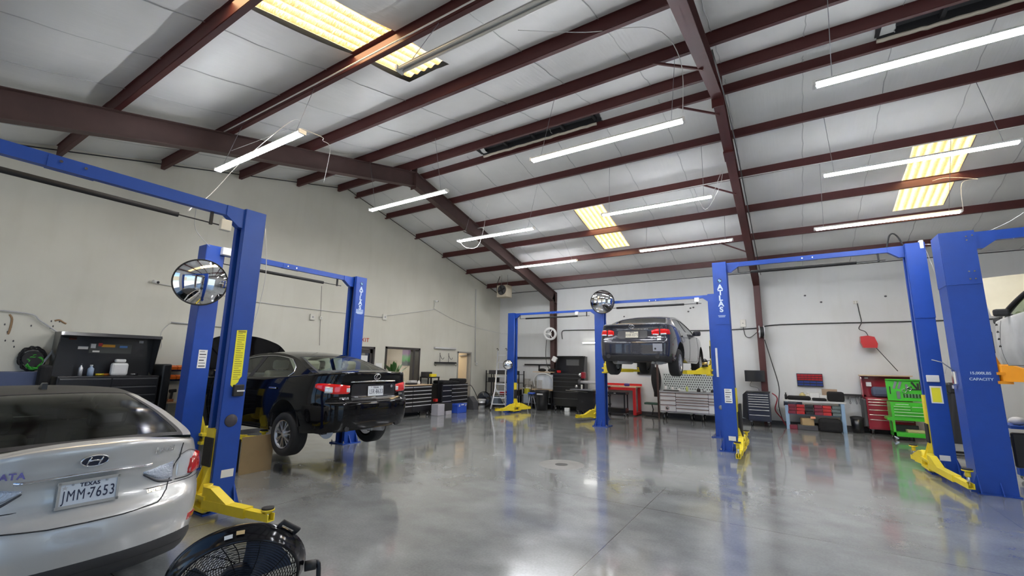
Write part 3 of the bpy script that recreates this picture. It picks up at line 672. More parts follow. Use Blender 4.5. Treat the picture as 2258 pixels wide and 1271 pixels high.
part(MB().tube([(-2.06, -.02, 1.75), (-2.2, -.02, 1.9), (-2.32, -.02, 1.94)], .008, steel), 'release_lever', None, G)
mb = MB(); mb.box((-2.08, -.03, 1.66), (.06, .1, .2), chrome, None, .01); mb.box((-2.09, .05, 1.52), (.05, .06, .05), chrome); part(mb, 'lock_release', None, G)
# ---- convex mirrors on the columns
def mirror(label, c, n, r, back):
    t = thing('convex_mirror', label, 'mirror', c); rnd_mirror(t, (0, 0, 0), n, r); part(MB().tube([(0, 0, 0), Vector(back) - Vector(c)], .012, steel), 'bracket', None, t); return t
mirror('large round convex mirror on the left lift column behind the yellow-labelled one', (3.2, 3.23, 3.0), (8.2, -3.3, -1.2), .37, (3.0, 3.4, 3.05))
mirror('round convex mirror at the top of the centre blue column beside the lifted sedan', (6.66, 12.45, 3.66), (4.4, -12, -2.2), .345, (6.5, 12.7, 3.6))
mirror('small round convex mirror on the far left blue column', (2.33, 14.0, 1.75), (8.6, -13.6, 0), .17, (2.25, 14.26, 1.75))
# ================================================================ cars
def lerp(a, b, t): return a + (b - a) * t
def pw(P, x):
    """smooth interpolation through (x, value) pairs"""
    if x <= P[0][0]: return P[0][1]
    if x >= P[-1][0]: return P[-1][1]
    n = len(P)
    for i in range(n - 1):
        if P[i][0] <= x <= P[i + 1][0]:
            h = P[i + 1][0] - P[i][0]; t = (x - P[i][0]) / h
            def sl(k):
                if k <= 0 or k >= n - 1: return 0 if n < 3 else ((P[1][1] - P[0][1]) / (P[1][0] - P[0][0]) if k <= 0 else (P[-1][1] - P[-2][1]) / (P[-1][0] - P[-2][0]))
                a = (P[k][1] - P[k - 1][1]) / (P[k][0] - P[k - 1][0]); b = (P[k + 1][1] - P[k][1]) / (P[k + 1][0] - P[k][0])
                return 0 if a * b <= 0 else 2 * a * b / (a + b)
            m0, m1 = sl(i) * h, sl(i + 1) * h
            return (2 * t ** 3 - 3 * t * t + 1) * P[i][1] + (t ** 3 - 2 * t * t + t) * m0 + (-2 * t ** 3 + 3 * t * t) * P[i + 1][1] + (t ** 3 - t * t) * m1
class Car:
    """x: 0 at the rear bumper, negative to the front; y lateral; z up from the tyre plane"""
    def __init__(s, K): s.K = K; s.L = K['L']; s.W = K['W'] / 2; s._outline()
    def _outline(s):
        K = s.K; pts = catmull([(x, y, 0) for x, y in K['plan']], 16)           # front centre -> rear centre, y >= 0
        pts = [Vector((p.x * s.L, min(p.y, 1.0) * s.W, 0)) for p in pts]
        d = [0]
        for a, b in zip(pts, pts[1:]): d.append(d[-1] + (b - a).length)
        s.out = []; N = 150; tot = d[-1]; j = 0
        for i in range(N + 1):
            q = tot * i / N
            while j < len(d) - 2 and d[j + 1] < q: j += 1
            t = (q - d[j]) / max(1e-9, d[j + 1] - d[j]); s.out.append(pts[j].lerp(pts[j + 1], max(0, min(1, t))))
        s.N = N; s.nm = []
        for i in range(N + 1):
            a = s.out[max(i - 1, 0)]; b = s.out[min(i + 1, N)]; t = (b - a).normalized(); s.nm.append(Vector((t.y, -t.x, 0)) * -1 if True else 0)
        for i in range(N + 1):
            v = s.nm[i]
            if v.dot(Vector((s.out[i].x + s.L / 2, s.out[i].y * 3, 0))) < 0: s.nm[i] = -v
        s.nm[0] = Vector((-1, 0, 0)); s.nm[N] = Vector((1, 0, 0))
    def base(s, t):
        t = max(0., min(1., t)) * s.N; i = min(int(t), s.N - 1); u = t - i
        return s.out[i].lerp(s.out[i + 1], u), s.nm[i].lerp(s.nm[i + 1], u).normalized()
    def tx(s, x):
        """outline parameter on the flank for a given x"""
        lo, hi = 0., 1.
        for _ in range(40):
            m = (lo + hi) / 2
            if s.base(m)[0].x < x: lo = m
            else: hi = m
        return lo
    def inset(s, n, z, x):
        K = s.K; fs = pw(K['side'], z); fe = pw(K['rear'] if n.x > 0 else K['front'], z); w = n.x * n.x
        return fs * (1 - w) + fe * w
    def S(s, t, z, sy=1, off=0.):
        p, n = s.base(t); d = s.inset(n, z, p.x) - off; q = p - n * d
        return Vector((q.x, max(q.y, 0.) * sy, z))
    def ztop(s, t):
        p, n = s.base(t); return pw(s.K['belt'], p.x)
    def zbot(s, t, arch=True):
        p, n = s.base(t); K = s.K; z = pw(K['bottom'], p.x)
        if arch and abs(n.y) > .5:
            for ax in K['axles']:
                r = K['arch']; dx = p.x - ax
                if abs(dx) < r: z = max(z, K['wz'] + K.get('arch_up', 0) + sqrt(r * r - dx * dx))
        return z
    # roof and glasshouse ------------------------------------------------
    def zroof(s, x): return pw(s.K['roof'], x)
    def cab(s, x, v, off=0.):
        """glasshouse side surface, v 0 at the belt .. 1 at the roof rail; y>=0 side"""
        K = s.K; t = s.tx(x); b = s.S(t, s.ztop(t)); zb = b.z; yb = b.y - .035; zr = max(zb, s.zroof(x) - .035); yr = pw(K['railw'], x) * s.W
        k = min(1, (zr - zb) / max(.01, K['H'] - zb)); y = lerp(yb, min(yb, lerp(yb, yr, k ** .8)), v + .1 * v * (1 - v)); 
        return Vector((x, y + off, lerp(zb, zr, v)))
    def top(s, x, q, off=0.):
        """roof/windscreen surface, q -1..1 across"""
        e = s.cab(x, 1); h = max(0, s.zroof(x) - e.z) + .0; bow = s.K.get('bow', .05) * (1 - q * q) * (1 if x > s.K['mid'] else -1) * min(1, abs(x - s.K['mid']) / .6)
        return Vector((x + bow, e.y * q, e.z + (h) * (1 - abs(q) ** 2.6) + off))
def wheel(parent, c, r, w, side, rim_r, spokes, mrim, name='wheel', twin=True):
    c = Vector(c); ax = Vector((0, side, 0)); t = part(MB().lathe([(rim_r, -w / 2), (r - .02, -w / 2), (r, -w / 2 + .03), (r, w / 2 - .03), (r - .02, w / 2), (rim_r + .01, w / 2), (rim_r, w / 2 - .02)], c, ax, rub, 48), name, None, parent)
    mb = MB(); mb.lathe([(rim_r + .003, w / 2 + .002), (rim_r - .012, w / 2 - .004), (rim_r - .02, w / 2 - .05), (rim_r - .03, -w / 2)], c, ax, mrim, 40)
    x = Vector((1, 0, 0)); z = Vector((0, 0, 1)); f = c + ax * (w / 2 - .018)
    mb.lathe([(.002, w / 2 - .005), (.03, w / 2 - .005), (.055, w / 2 - .015), (.07, w / 2 - .05)], c, ax, mrim, 20)
    for k in range(spokes):
        for dd in ((-.14, .14) if twin else (0,)):
            a = 2 * pi * k / spokes + .2; d0 = x * cos(a) + z * sin(a); d1 = x * cos(a + dd * 1.1) + z * sin(a + dd * 1.1); w_ = .02 if twin else .035
            mb.beam(f + d0 * .045, f + d1 * (rim_r - .008) - ax * .004, w_, .022, mrim, up=ax)
    part(mb, 'rim', None, t)
    part(MB().lathe([(.002, 0), (.14, 0), (.14, .02), (.002, .02)], c + ax * (-.03), ax, mat('brake_disc', (.2, .19, .18), .5, .7), 24), 'brake_disc', None, t)
    return t
def build_car(K, label, loc, rz):
    car = Car(K); T = thing('car', label, 'car', loc, rz); B = K['paint']; trim = K.get('trim', blkm)
    NT = 170
    ts = [i / NT for i in range(NT + 1)]
    for ax in K['axles']:
        for sgn in (-1, 1):
            tt = car.tx(ax + sgn * (K['arch'] - .001)); ts += [tt, tt + .0006, tt - .0006]
    ts = sorted(set(ts)); NZ = 26
    mb = MB(); 
    # body side skirt
    for sy in (1, -1):
        vs = []; 
        for t in ts:
            zb, zt = car.zbot(t), car.ztop(t)
            for j in range(NZ + 1): vs.append(car.S(t, lerp(zb, zt, j / NZ), sy))
            n = car.base(t)[1]; p = car.S(t, zt, sy); vs.append(Vector((p.x - n.x * .012, p.y - n.y * .012 * sy, zt + .012)))
            vs.append(Vector((p.x - n.x * .035, p.y - n.y * .035 * sy, zt + .016)))
        m_ = NZ + 3; fs = []
        for i in range(len(ts) - 1):
            for j in range(m_ - 1):
                a = i * m_ + j; fs.append((a, a + 1, a + m_ + 1, a + m_))
        mb.add(vs, fs, B, True)
    # decks
    def edge(t, sy):
        zt = car.ztop(t); p = car.S(t, zt, 1); n = car.base(t)[1]; return Vector((p.x - n.x * .035, (p.y - n.y * .035) * sy, zt + .016))
    def deck(x_in, rear, mb=mb, thin=False):
        t0 = car.tx(x_in); te = 1. if rear else 0.
        half = [lerp(t0, te, i / 40) for i in range(41)]
        P = [edge(t, 1) for t in half] + [edge(t, -1) for t in half[::-1][1:]]
        n_ = len(P) - 1; a, b = P[0], P[-1]; Q = []
        for i in range(n_ + 1): 
            s_ = i / n_; y = lerp(a.y, b.y, s_); Q.append(Vector((x_in + (K['cowl_bow'] if not rear else K['boot_bow']) * (1 - (y / a.y) ** 2), y, 0)))
        def fn(u, v):
            i = v * n_; k = min(int(i), n_ - 1); f = i - k; p = P[k].lerp(P[k + 1], f); q = Q[k].lerp(Q[k + 1], f)
            q.z = a.z + K['crown'] * (1 - (q.y / a.y) ** 2)
            r = q.lerp(p, u); lf = sin(pi * min(1, u)) * K['crown'] * .5 * (1 - (r.y / a.y) ** 2); r.z += max(0, lf); return r
        mb.grid(fn, 14, n_, B)
    deck(K['boot_x'], True)
    if K.get('no_hood'): pass
    elif not K.get('open_hood'): deck(K['cowl_x'], False)
    else:
        g = MB(); deck(K['cowl_x'] - .02, False, g); c = Vector((K['cowl_x'] - .02, 0, car.ztop(car.tx(K['cowl_x'])))); R = Matrix.Rotation(K['open_hood'], 4, 'Y')
        g.xf(Matrix.Translation(c) @ R @ Matrix.Translation(-c)); n0 = len(g.v); vs = [v - (R.to_3x3() @ Vector((0, 0, .03))) for v in g.v[:n0]]; g.add(vs, [list(f) for f in g.f], K['hood_in'], True)
        part(g, 'hood', None, T); part(MB().box((K['cowl_x'] - .7, 0, .62), (1.2, car.W * 1.5, .3), dgrey), 'engine', None, T)
    # cabin pillars and roof
    x0, x1, xh0, xh1 = K['cowl_x'], K['boot_x'], K['head_f'], K['head_r']
    def strip(fn, nu, nv, m=B): mb.grid(fn, nu, nv, m)
    roofm = K.get('roofm', B)
    strip(lambda u, v: car.top(lerp(xh0, xh1, u), lerp(-1, 1, v)), 30, 24, roofm)
    qg = .9
    for sgn in (-1, 1):
        strip(lambda u, v: car.top(lerp(xh1, x1, u), sgn * lerp(qg, 1, v)), 20, 3); strip(lambda u, v: car.top(lerp(x0, xh0, u), sgn * lerp(qg, 1, v)), 20, 3)
    # DLO: side window limits per height
    xf = lambda v: pw(K['dlo_f'], v); xr = lambda v: pw(K['dlo_r'], v)
    VT = K.get('vtop', .9)
    def sidepatch(xa, xb, v0, v1, nu, nv, m, sy, off=0., tgt=None):
        (tgt or mb).grid(lambda u, v: (lambda vv: (lambda P: Vector((P.x, P.y * sy, P.z)))(car.cab(lerp(xa(vv), xb(vv), u), vv, off)))(lerp(v0, v1, v)), nu, nv, m)
    for sy in (1, -1):
        sidepatch(lambda v: x0, xf, 0, 1, 16, 10, B, sy); sidepatch(xr, lambda v: x1, 0, 1, 16, 10, B, sy)
        sidepatch(xf, xr, VT, 1, 30, 2, B, sy)
    body = part(mb, 'body', None, T, norm=True)
    # panel lines (shut lines)
    gap = blkm
    def line_side(pts, sy, r=.004): mb.tube([car.S(car.tx(x), z, sy, .0005) for x, z in pts], r, gap, 5)
    for sy in (1, -1):
        for pts in K['doors']:
            mb = MB(); dense = [(lerp(a[0], b[0], k / 6), lerp(a[1], b[1], k / 6)) for a, b in zip(pts, pts[1:]) for k in range(7)]; line_side(dense, sy); part(mb, 'shut_line', None, body)
    for pts in K.get('rear_lines', []):
        for sy in (1, -1):
            dense = [(lerp(a[0], b[0], k / 8), lerp(a[1], b[1], k / 8)) for a, b in zip(pts, pts[1:]) for k in range(9)]
            mb.tube([car.S(t, z, sy, .0005) for t, z in dense], .004, gap, 5)
    # glass
    gm = K['glass']
    def pan(fn, nu, nv, name, m=gm): return part(MB().grid(fn, nu, nv, m), name, None, T)
    pan(lambda u, v: car.top(lerp(xh1 - .0, x1 - .0, u), lerp(-qg, qg, v), .0), 24, 30, 'rear_window')
    pan(lambda u, v: car.top(lerp(x0, xh0, u), lerp(-qg, qg, v)), 24, 30, 'windshield')
    mb = MB(); fr_ = K.get('frit', blkm)
    for q in (-qg, qg): mb.grid(lambda u, v: car.top(lerp(xh1, x1, u), q - math.copysign(.05, q) * v, .002), 20, 2, fr_)
    mb.grid(lambda u, v: car.top(lerp(x1 - .07, x1, u), lerp(-qg, qg, v), .002), 2, 30, fr_); mb.grid(lambda u, v: car.top(lerp(xh1, xh1 + .035, u), lerp(-qg, qg, v), .002), 2, 30, fr_)
    part(mb, 'window_border', None, T)
    for sy in (1, -1):
        xb_ = K['pillar_x']
        for (fa, fb, nm) in ((xf, lambda v: xb_[0] - .0 + xb_[2] * v, 'side_window'), (lambda v: xb_[1] + xb_[2] * v, xr, 'side_window')):
            g = MB(); sidepatch(fa, fb, .02, VT, 16, 10, gm, sy, -.004, g); part(g, nm, None, T)
        g = MB(); sidepatch(lambda v: xb_[0] + xb_[2] * v, lambda v: xb_[1] + xb_[2] * v, 0, VT, 3, 10, blkm, sy, .001, g); part(g, 'door_pillar', None, T)
        if K.get('chrome_dlo'):
            P = [car.cab(xf(v / 12), v / 12, .004) for v in range(0, int(12 * VT) + 1)] + [car.cab(lerp(xf(VT), xr(VT), k / 24), VT, .004) for k in range(1, 25)] + [car.cab(xr(VT * (1 - v / 12)), VT * (1 - v / 12), .004) for v in range(1, 13)] + [car.cab(lerp(xr(0), xf(0), k / 24), 0.02, .004) for k in range(1, 24)]
            part(MB().tube([Vector((p.x, p.y * sy, p.z)) for p in P], .009, chrome, 6, True), 'window_trim', None, T)
    # patches on the skirt: lamps etc
    def patch(poly, m, name, sy, off=.004, parent=T, nu=14, nz=6, label=None, thick=True):
        """poly: list of (t, zlow, zhigh)"""
        g = MB(); fn = lambda u, v: (lambda t: car.S(t, lerp(pw([(a, b) for a, b, c in poly], t), pw([(a, c) for a, b, c in poly], t), v), sy, off * (1 if 0 < v < 1 and 0 < u < (1 if poly[-1][0] < 1 else 2) else -.3)))(lerp(poly[0][0], poly[-1][0], u))
        g.grid(fn, nu, nz, m); return part(g, name, None, parent, label=label)
    T_ = lambda y: 1 - (1 - car.tx(-.0001 * 0 - 1e9)) * 0
    # find t on the rear face for given y
    def ty(y):
        lo, hi = car.tx(-.4 * 1.), 1.
        lo = car.tx(-.5)
        for _ in range(40):
            m_ = (lo + hi) / 2
            if car.base(m_)[0].y > y: lo = m_
            else: hi = m_
        return lo
    # wheels and wells
    for ax in K['axles']:
        for sy in (1, -1):
            well = MB(); yy = car.W - .02
            P = [(ax + (K['arch'] + .01) * cos(pi * k / 16), K['wz'] + K.get('arch_up', 0) + (K['arch'] + .01) * sin(pi * k / 16)) for k in range(17)]
            for (xa, za), (xc, zc2) in zip(P, P[1:]): well.add([(xa, yy * sy, za), (xc, yy * sy, zc2), (xc, (yy - .3) * sy, zc2), (xa, (yy - .3) * sy, za)], [(0, 1, 2, 3)], blkm, True)
            n_ = len(P); well.add([(x_, (yy - .3) * sy, z_) for x_, z_ in P], [list(range(n_))], blkm); part(well, 'wheel_liner', None, T)
    for i, ax in enumerate(K['axles']):
        for sy in (1, -1): wheel(T, (ax, sy * (car.W - .02 - K['tw'] / 2 - K.get('tuck', .02)), K['wz'] - K.get('droop', 0)), K['wr'], K['tw'], sy, K['rimr'], K['spokes'], K['rimm'], twin=K.get('twin', True))
    # underbody, interior
    mb = MB(); zf = K['floor']; mb.box((-car.L / 2, 0, zf + .05), (car.L - .9, car.W * 1.35, .1), blkm); mb.box((-car.L / 2, 0, zf + .18), (2.1, car.W * 1.9, .2), blkm)
    mb.cyl((-car.L * .5, .2, zf), (-.5, .35, zf - .02), .035, steel, 8); mb.cyl((-.95, -.3, zf + .02), (-.45, -.55, zf + .02), .09, steel, 14); mb.cyl((-.95, .3, zf + .02), (-.45, .55, zf + .02), .09, steel, 14); mb.beam((K['axles'][-1], -car.W * .8, K['wz'] - .04), (K['axles'][-1], car.W * .8, K['wz'] - .04), .12, .08, dgrey)
    part(mb, 'underbody', None, T)
    im_ = K['int']; zs = K['belt_mid']
    for (xs_, nm) in ((K['seat_f'], 'front_seat'), (K['seat_r'], 'rear_seat')):
        for sy in (1, -1):
            g = MB(); g.box((xs_, sy * .37, zs - .2), (.14, .5, .6), im_, Matrix.Rotation(.25, 3, 'Y'), .05); g.box((xs_ - .28, sy * .37, zs - .47), (.5, .5, .16), im_, None, .05); g.box((xs_ + .09, sy * .37, zs + .19), (.1, .28, .17), im_, Matrix.Rotation(.15, 3, 'Y'), .05)
            g.cyl((xs_ + .06, sy * .42, zs + .05), (xs_ + .08, sy * .42, zs + .14), .008, steel, 6); g.cyl((xs_ + .06, sy * .32, zs + .05), (xs_ + .08, sy * .32, zs + .14), .008, steel, 6); part(g, nm, None, T)
    part(MB().box((x1 - .26, 0, zs + .0), (.5, car.W * 1.45, .03), im_), 'parcel_shelf', None, T)
    part(MB().box((x0 + .35, 0, zs - .08), (.5, car.W * 1.5, .2), dgrey, None, .04), 'dashboard', None, T)
    for sy in (1, -1):
        g = MB(); xm = K['mirror_x']; p = car.cab(xm, .12); g.box((xm, (p.y + .12) * sy, p.z + .05), (.1, .2, .13), K.get('mirrm', B), None, .035); g.beam((xm - .01, (p.y - .01) * sy, p.z + .0), (xm, (p.y + .08) * sy, p.z + .02), .05, .03, K.get('mirrm', B)); part(g, 'door_mirror', None, T)
        for xh in K['handles']:
            q = car.S(car.tx(xh), K['handle_z'], sy, .018); g = MB(); g.box(q, (.2, .018, .026), K.get('handm', chrome), None, .008); g.box(q - Vector((.06, .012 * sy, .0)), (.03, .02, .02), K.get('handm', chrome)); g.box(q - Vector((-.06, .012 * sy, .0)), (.03, .02, .02), K.get('handm', chrome)); part(g, 'door_handle', None, T)
    return car, T, patch, ty
def plate(T, M, l1, num, m=None, star=False, frame_m=None, w=.305, h=.152):
    m = m or mat('plate_white', (.72, .76, .8), .45); ink = mat('plate_ink', (.02, .025, .06), .5)
    mb = MB(); mb.box((0, 0, 0), (w, h, .004), m, None, .0015); mb.xf(M); p = part(mb, 'license_plate', None, T)
    if frame_m:
        mb = MB(); e = .014
        for s in (-1, 1): mb.box((0, s * (h / 2 + .002), .003), (w + .03, e * 1.4, .008), frame_m); mb.box((s * (w / 2 + .004), 0, .003), (e, h + .02, .008), frame_m)
        mb.xf(M); part(mb, 'plate_frame', None, p)
    text(l1, .034, ink, 'lettering', p, M @ Matrix.Translation((0, h * .34, .003)), .0006, .001, 1.1)
    a, b = num
    text(a, .1, ink, 'lettering', p, M @ Matrix.Translation((-w * .255, -h * .08, .003)), .0006, .0, 1.22, .58); text(b, .1, ink, 'lettering', p, M @ Matrix.Translation((w * .235, -h * .08, .003)), .0006, .0005, 1.18, .62)
    mb = MB(); mb.cyl((0, -h * .08, .003), (0, -h * .08, .0042), .009, ink, 4)
    for sx_ in (-1, 1): mb.cyl((sx_ * .09, h * .4, .002), (sx_ * .09, h * .4, .006), .007, steel, 8)
    if star:
        P = [(-w * .42 + .017 * (1 if k % 2 == 0 else .42) * cos(pi / 2 + k * pi / 5), h * .3 + .017 * (1 if k % 2 == 0 else .42) * sin(pi / 2 + k * pi / 5)) for k in range(10)]; mb.prism(P, 'z', .002, .0032, lgrey)
    mb.xf(M); part(mb, 'plate_marks', None, p)
    return p
leather = mat('beige_leather', (.5, .46, .38), .6); gleather = mat('grey_cloth_seat', (.16, .16, .15), .8)
alloy = mat('alloy_rim', (.55, .56, .58), .28, .9)
redl = mat('red_lamp', (.5, .008, .01), .12, coat=1., spec=.8); redb = mat('bright_red_lamp', (.7, .006, .005), .1, coat=1.); clearl = mat('clear_lamp', (.72, .74, .76), .15, .3, coat=1.)
def badge_oval(T, M, rx, ry, kind):
    mb = MB(); P = [Vector((rx * cos(a), ry * sin(a), .006)) for a in [2 * pi * k / 36 for k in range(36)]]; mb.tube(P, min(rx, ry) * .13, chrome, 6, True)
    if kind == 'L':
        mb.tube([(rx * .1, ry * .75, .006), (-rx * .42, -ry * .1, .006), (-rx * .5, -ry * .5, .006), (rx * .62, -ry * .5, .006)], ry * .12, chrome, 6)
        mb.tube([(rx * .1, ry * .75, .006), (rx * .4, ry * .86, .006)], ry * .1, chrome, 6)
    else:
        mb.tube([(-rx * .55, -ry * .62, .006), (-rx * .3, ry * .78, .006)], ry * .17, chrome, 6); mb.tube([(rx * .3, -ry * .78, .006), (rx * .55, ry * .62, .006)], ry * .17, chrome, 6)
        mb.tube([(-rx * .42, -ry * .02, .006), (-rx * .05, ry * .12, .006), (rx * .4, 0, .006)], ry * .17, chrome, 6)
    if kind != 'L': mb.add([(p.x * .97, p.y * .97, .0025) for p in P], [list(range(36))], mat('emblem_dark', (.03, .035, .06), .3))
    mb.xf(M); part(mb, 'emblem', None, T)
def rearM(car, y, z, off=.004, tilt=0.):
    """frame on the tail surface: x axis runs to the right as seen from behind, y up"""
    sy = 1 if y >= 0 else -1
    lo, hi = car.tx(-.5), 1.
    for _ in range(40):
        m_ = (lo + hi) / 2
        if car.base(m_)[0].y > abs(y): lo = m_
        else: hi = m_
    p = car.S(lo, z, sy, off); a = car.S(lo, z + .03, sy, off); b = car.S(max(0, lo - .02), z, sy, off); u = a - p; r = (b - p) * sy
    if abs(y) < .05: r = Vector((0, 1, 0))
    return frame(p, r, u)
# ---------------------------------------------------------------- black sedan on the near left lift
KE = dict(L=4.85, W=1.86, H=1.41, plan=[(-1, 0), (-.996, .35), (-.972, .66), (-.93, .86), (-.85, .96), (-.7, .995), (-.45, 1), (-.25, .995), (-.13, .97), (-.06, .9), (-.022, .74), (-.005, .42), (0, 0)],
    side=[(.18, .07), (.3, .03), (.42, .012), (.62, 0), (.78, .008), (.92, .03), (1.1, .075)], rear=[(.2, .14), (.3, .05), (.42, .01), (.58, 0), (.66, .005), (.7, .035), (.74, .075), (.95, .085), (1.04, .07), (1.1, .055), (1.14, .07)],
    front=[(.2, .1), (.4, 0), (.6, .02), (.75, .08), (.95, .2)], belt=[(-4.85, .7), (-4.4, .82), (-3.6, .955), (-2.4, .985), (-1.3, 1.02), (-.8, 1.06), (0, 1.115)],
    roof=[(-3.62, 1.0), (-3.2, 1.2), (-2.75, 1.375), (-2.3, 1.44), (-1.95, 1.45), (-1.6, 1.425), (-1.25, 1.36), (-.9, 1.245), (-.55, 1.13)], railw=[(-3.6, .8), (-2.7, .68), (-2, .66), (-1.3, .64), (-.55, .76)],
    bottom=[(-4.85, .24), (-4, .2), (-1, .22), (0, .27)], axles=(-3.82, -1.05), arch=.372, wz=.325, wr=.325, tw=.22, rimr=.205, spokes=7, rimm=alloy, droop=.14, paint=mat('black_car_paint', (.003, .003, .004), .07, spec=.35), trim=blkm,
    boot_x=-.55, cowl_x=-3.62, head_f=-2.72, head_r=-1.32, mid=-2, bow=.07, boot_bow=.07, cowl_bow=-.07, crown=.035, dlo_f=[(0, -3.4), (1, -3.3)], dlo_r=[(0, -1.16), (.3, -1.08), (.6, -1.12), (.85, -1.32), (1, -1.5)], pillar_x=(-2.32, -2.2, .1),
    vtop=.88, doors=[[(-3.35, .25), (-3.4, .5), (-3.35, .93)], [(-2.22, .24), (-2.2, .6), (-2.22, .97)], [(-1.22, .7), (-1.3, .62), (-1.42, .45), (-1.45, .24)], [(-1.22, .7), (-1.12, .85), (-1.1, 1.0)], [(-3.35, .25), (-1.45, .24)]],
    rear_lines=[], glass=glass('green_tint_glass', (.66, .74, .69), .05), int=leather, belt_mid=1.02, seat_f=-2.25, seat_r=-1.35, floor=.2, mirror_x=-3.1, handles=(-2.36, -1.38), handle_z=.86, chrome_dlo=True, open_hood=radians(60), hood_in=blkm)
ex, ey, ez = 5.52, 5.08, .42
car, T, patch, ty = build_car(KE, 'black luxury sedan raised on the lift with its hood open, rear three quarter view', (ex, ey, ez), 0); T.scale = (1.04,) * 3
KE['rear_lines'] = []
for sy in (1, -1):
    t0, t1 = car.tx(-.42), ty(.46)
    patch([(t0, .90, .955), (lerp(t0, t1, .25), .845, .965), (lerp(t0, t1, .6), .80, .955), (t1, .80, .93)], redb, 'tail_light', sy, .012)
    patch([(lerp(t0, t1, .30), .82, .93), (lerp(t0, t1, .52), .815, .92)], clearl, 'tail_light_lens', sy, .016)
    patch([(lerp(t0, t1, .88), .82, .9), (t1 - .002, .82, .9)], clearl, 'tail_light_lens', sy, .016)
    q = car.S(ty(.5), .3, sy, -.02); part(MB().cyl(q, q + Vector((.035, 0, 0)), .04, blkm, 16), 'exhaust_tip', None, T)
patch([(ty(.45), .705, .705 + .25)] + [(1., .705, .95)], blk, 'number_plate_recess', 1, .001); patch([(ty(.45), .705, .955), (1., .705, .955)], blk, 'number_plate_recess', -1, .001)
for sy in (1, -1):
    patch([(ty(.47), .966, .99), (1., .97, 1.0)], chrome, 'chrome_strip', sy, .015, nz=3)
mb = MB(); mb.grid(lambda u, v: (lambda t: car.S(1 - abs(1 - 2 * u) * (1 - ty(.80)), lerp(.675, .69, v), 1 if u < .5 else -1, .002))(0), 40, 1, blkm); part(mb, 'bumper_line', None, T)
badge_oval(T, rearM(car, 0, 1.055, .008), .062, .045, 'L')
plate(T, rearM(car, 0, .835, .012), 'TEXAS', ('LSR', '8633'))
text('LEXUS', .042, chrome, 'lettering', T, rearM(car, -.56, .74, .008), .001, .002, 1.2); text('ES350', .042, chrome, 'lettering', T, rearM(car, .60, .765, .008), .001, .002, 1.1)
q = rearM(car, .34, .9, .02); mb = MB(); mb.cyl((0, 0, 0), (0, 0, .002), .022, lgrey, 20); mb.cyl((0, 0, 0), (0, 0, .003), .015, steel, 20); mb.xf(q); part(mb, 'sticker', None, T)
# ---------------------------------------------------------------- dark grey sedan high on the far lift
KG = dict(KE); KG.update(L=4.83, W=1.82, plan=[(-1, 0), (-.994, .4), (-.965, .72), (-.92, .88), (-.83, .97), (-.65, 1), (-.4, 1), (-.22, .995), (-.12, .97), (-.055, .91), (-.02, .8), (-.006, .5), (0, 0)],
    rear=[(.2, .1), (.28, .03), (.4, 0), (.6, 0), (.68, .01), (.72, .05), (.78, .075), (.95, .085), (1.03, .075), (1.08, .06), (1.12, .07)],
    belt=[(-4.83, .7), (-4.4, .8), (-3.55, .93), (-2.4, .96), (-1.3, 1.0), (-.8, 1.04), (0, 1.08)], roof=[(-3.55, .98), (-3.1, 1.18), (-2.65, 1.35), (-2.25, 1.41), (-1.95, 1.42), (-1.55, 1.395), (-1.15, 1.32), (-.8, 1.2), (-.5, 1.1)],
    H=1.38, boot_x=-.5, cowl_x=-3.55, head_f=-2.6, head_r=-1.2, dlo_f=[(0, -3.3), (1, -3.2)], dlo_r=[(0, -1.0), (.4, -1.0), (.8, -1.2), (1, -1.4)], pillar_x=(-2.2, -2.08, .1), axles=(-3.83, -.98), droop=.12, chrome_dlo=True, open_hood=None,
    paint=mat('dark_grey_metallic', (.035, .036, .05), .22, .3, var=.06, coat=1.), glass=glass('dark_tint_glass', (.16, .18, .18), .16), int=gleather, seat_f=-2.15, seat_r=-1.25, mirror_x=-3.0, handles=(-2.24, -1.28), handle_z=.85, handm=mat('dark_grey_metallic', (.035, .036, .05)), spokes=8,
    doors=[[(-3.25, .25), (-3.3, .5), (-3.25, .92)], [(-2.1, .24), (-2.08, .6), (-2.1, .95)], [(-1.15, .7), (-1.22, .62), (-1.35, .45), (-1.38, .24)], [(-1.15, .7), (-1.05, .85), (-1.02, .98)], [(-3.25, .25), (-1.38, .24)]], floor=.22)
car, T, patch, ty = build_car(KG, 'dark grey luxury sedan raised high on the far lift, seen from behind', (8.22, 10.08, 1.66), -pi / 2)
for sy in (1, -1):
    t0, t1 = car.tx(-.3), ty(.45)
    patch([(t0, .83, .955), (lerp(t0, t1, .5), .82, .96), (lerp(t0, t1, .62), .815, .95)], redb, 'tail_light', sy, .014)
    patch([(lerp(t0, t1, .66), .80, .965), (lerp(t0, t1, .8), .79, .96), (t1, .82, .92)], redb, 'tail_light', sy, .014)
    patch([(lerp(t0, t1, .3), .82, .855), (lerp(t0, t1, .6), .815, .855)], clearl, 'tail_light_lens', sy, .018); patch([(lerp(t0, t1, .68), .8, .845), (lerp(t0, t1, .95), .81, .845)], clearl, 'tail_light_lens', sy, .018)
    q = car.S(ty(.58), .33, sy, -.05); part(MB().cyl(q, q + Vector((.065, 0, -.0)), .05, blkm, 18), 'exhaust_tip', None, T)
    patch([(ty(.86), .19, .33), (ty(.4), .22, .36), (1., .22, .36)], blkm, 'bumper_valance', sy, .004)
    patch([(ty(.36), .76, .93), (ty(.30), .73, .94), (1., .73, .94)], dgrey, 'number_plate_recess', sy, .002)
    patch([(ty(.38), .945, .958), (1., .95, .965)], chrome, 'chrome_strip', sy, .012, nz=3); patch([(ty(.7), .655, .664), (ty(.1), .655, .664)], lgrey, 'bumper_line', sy, .004, nz=2)
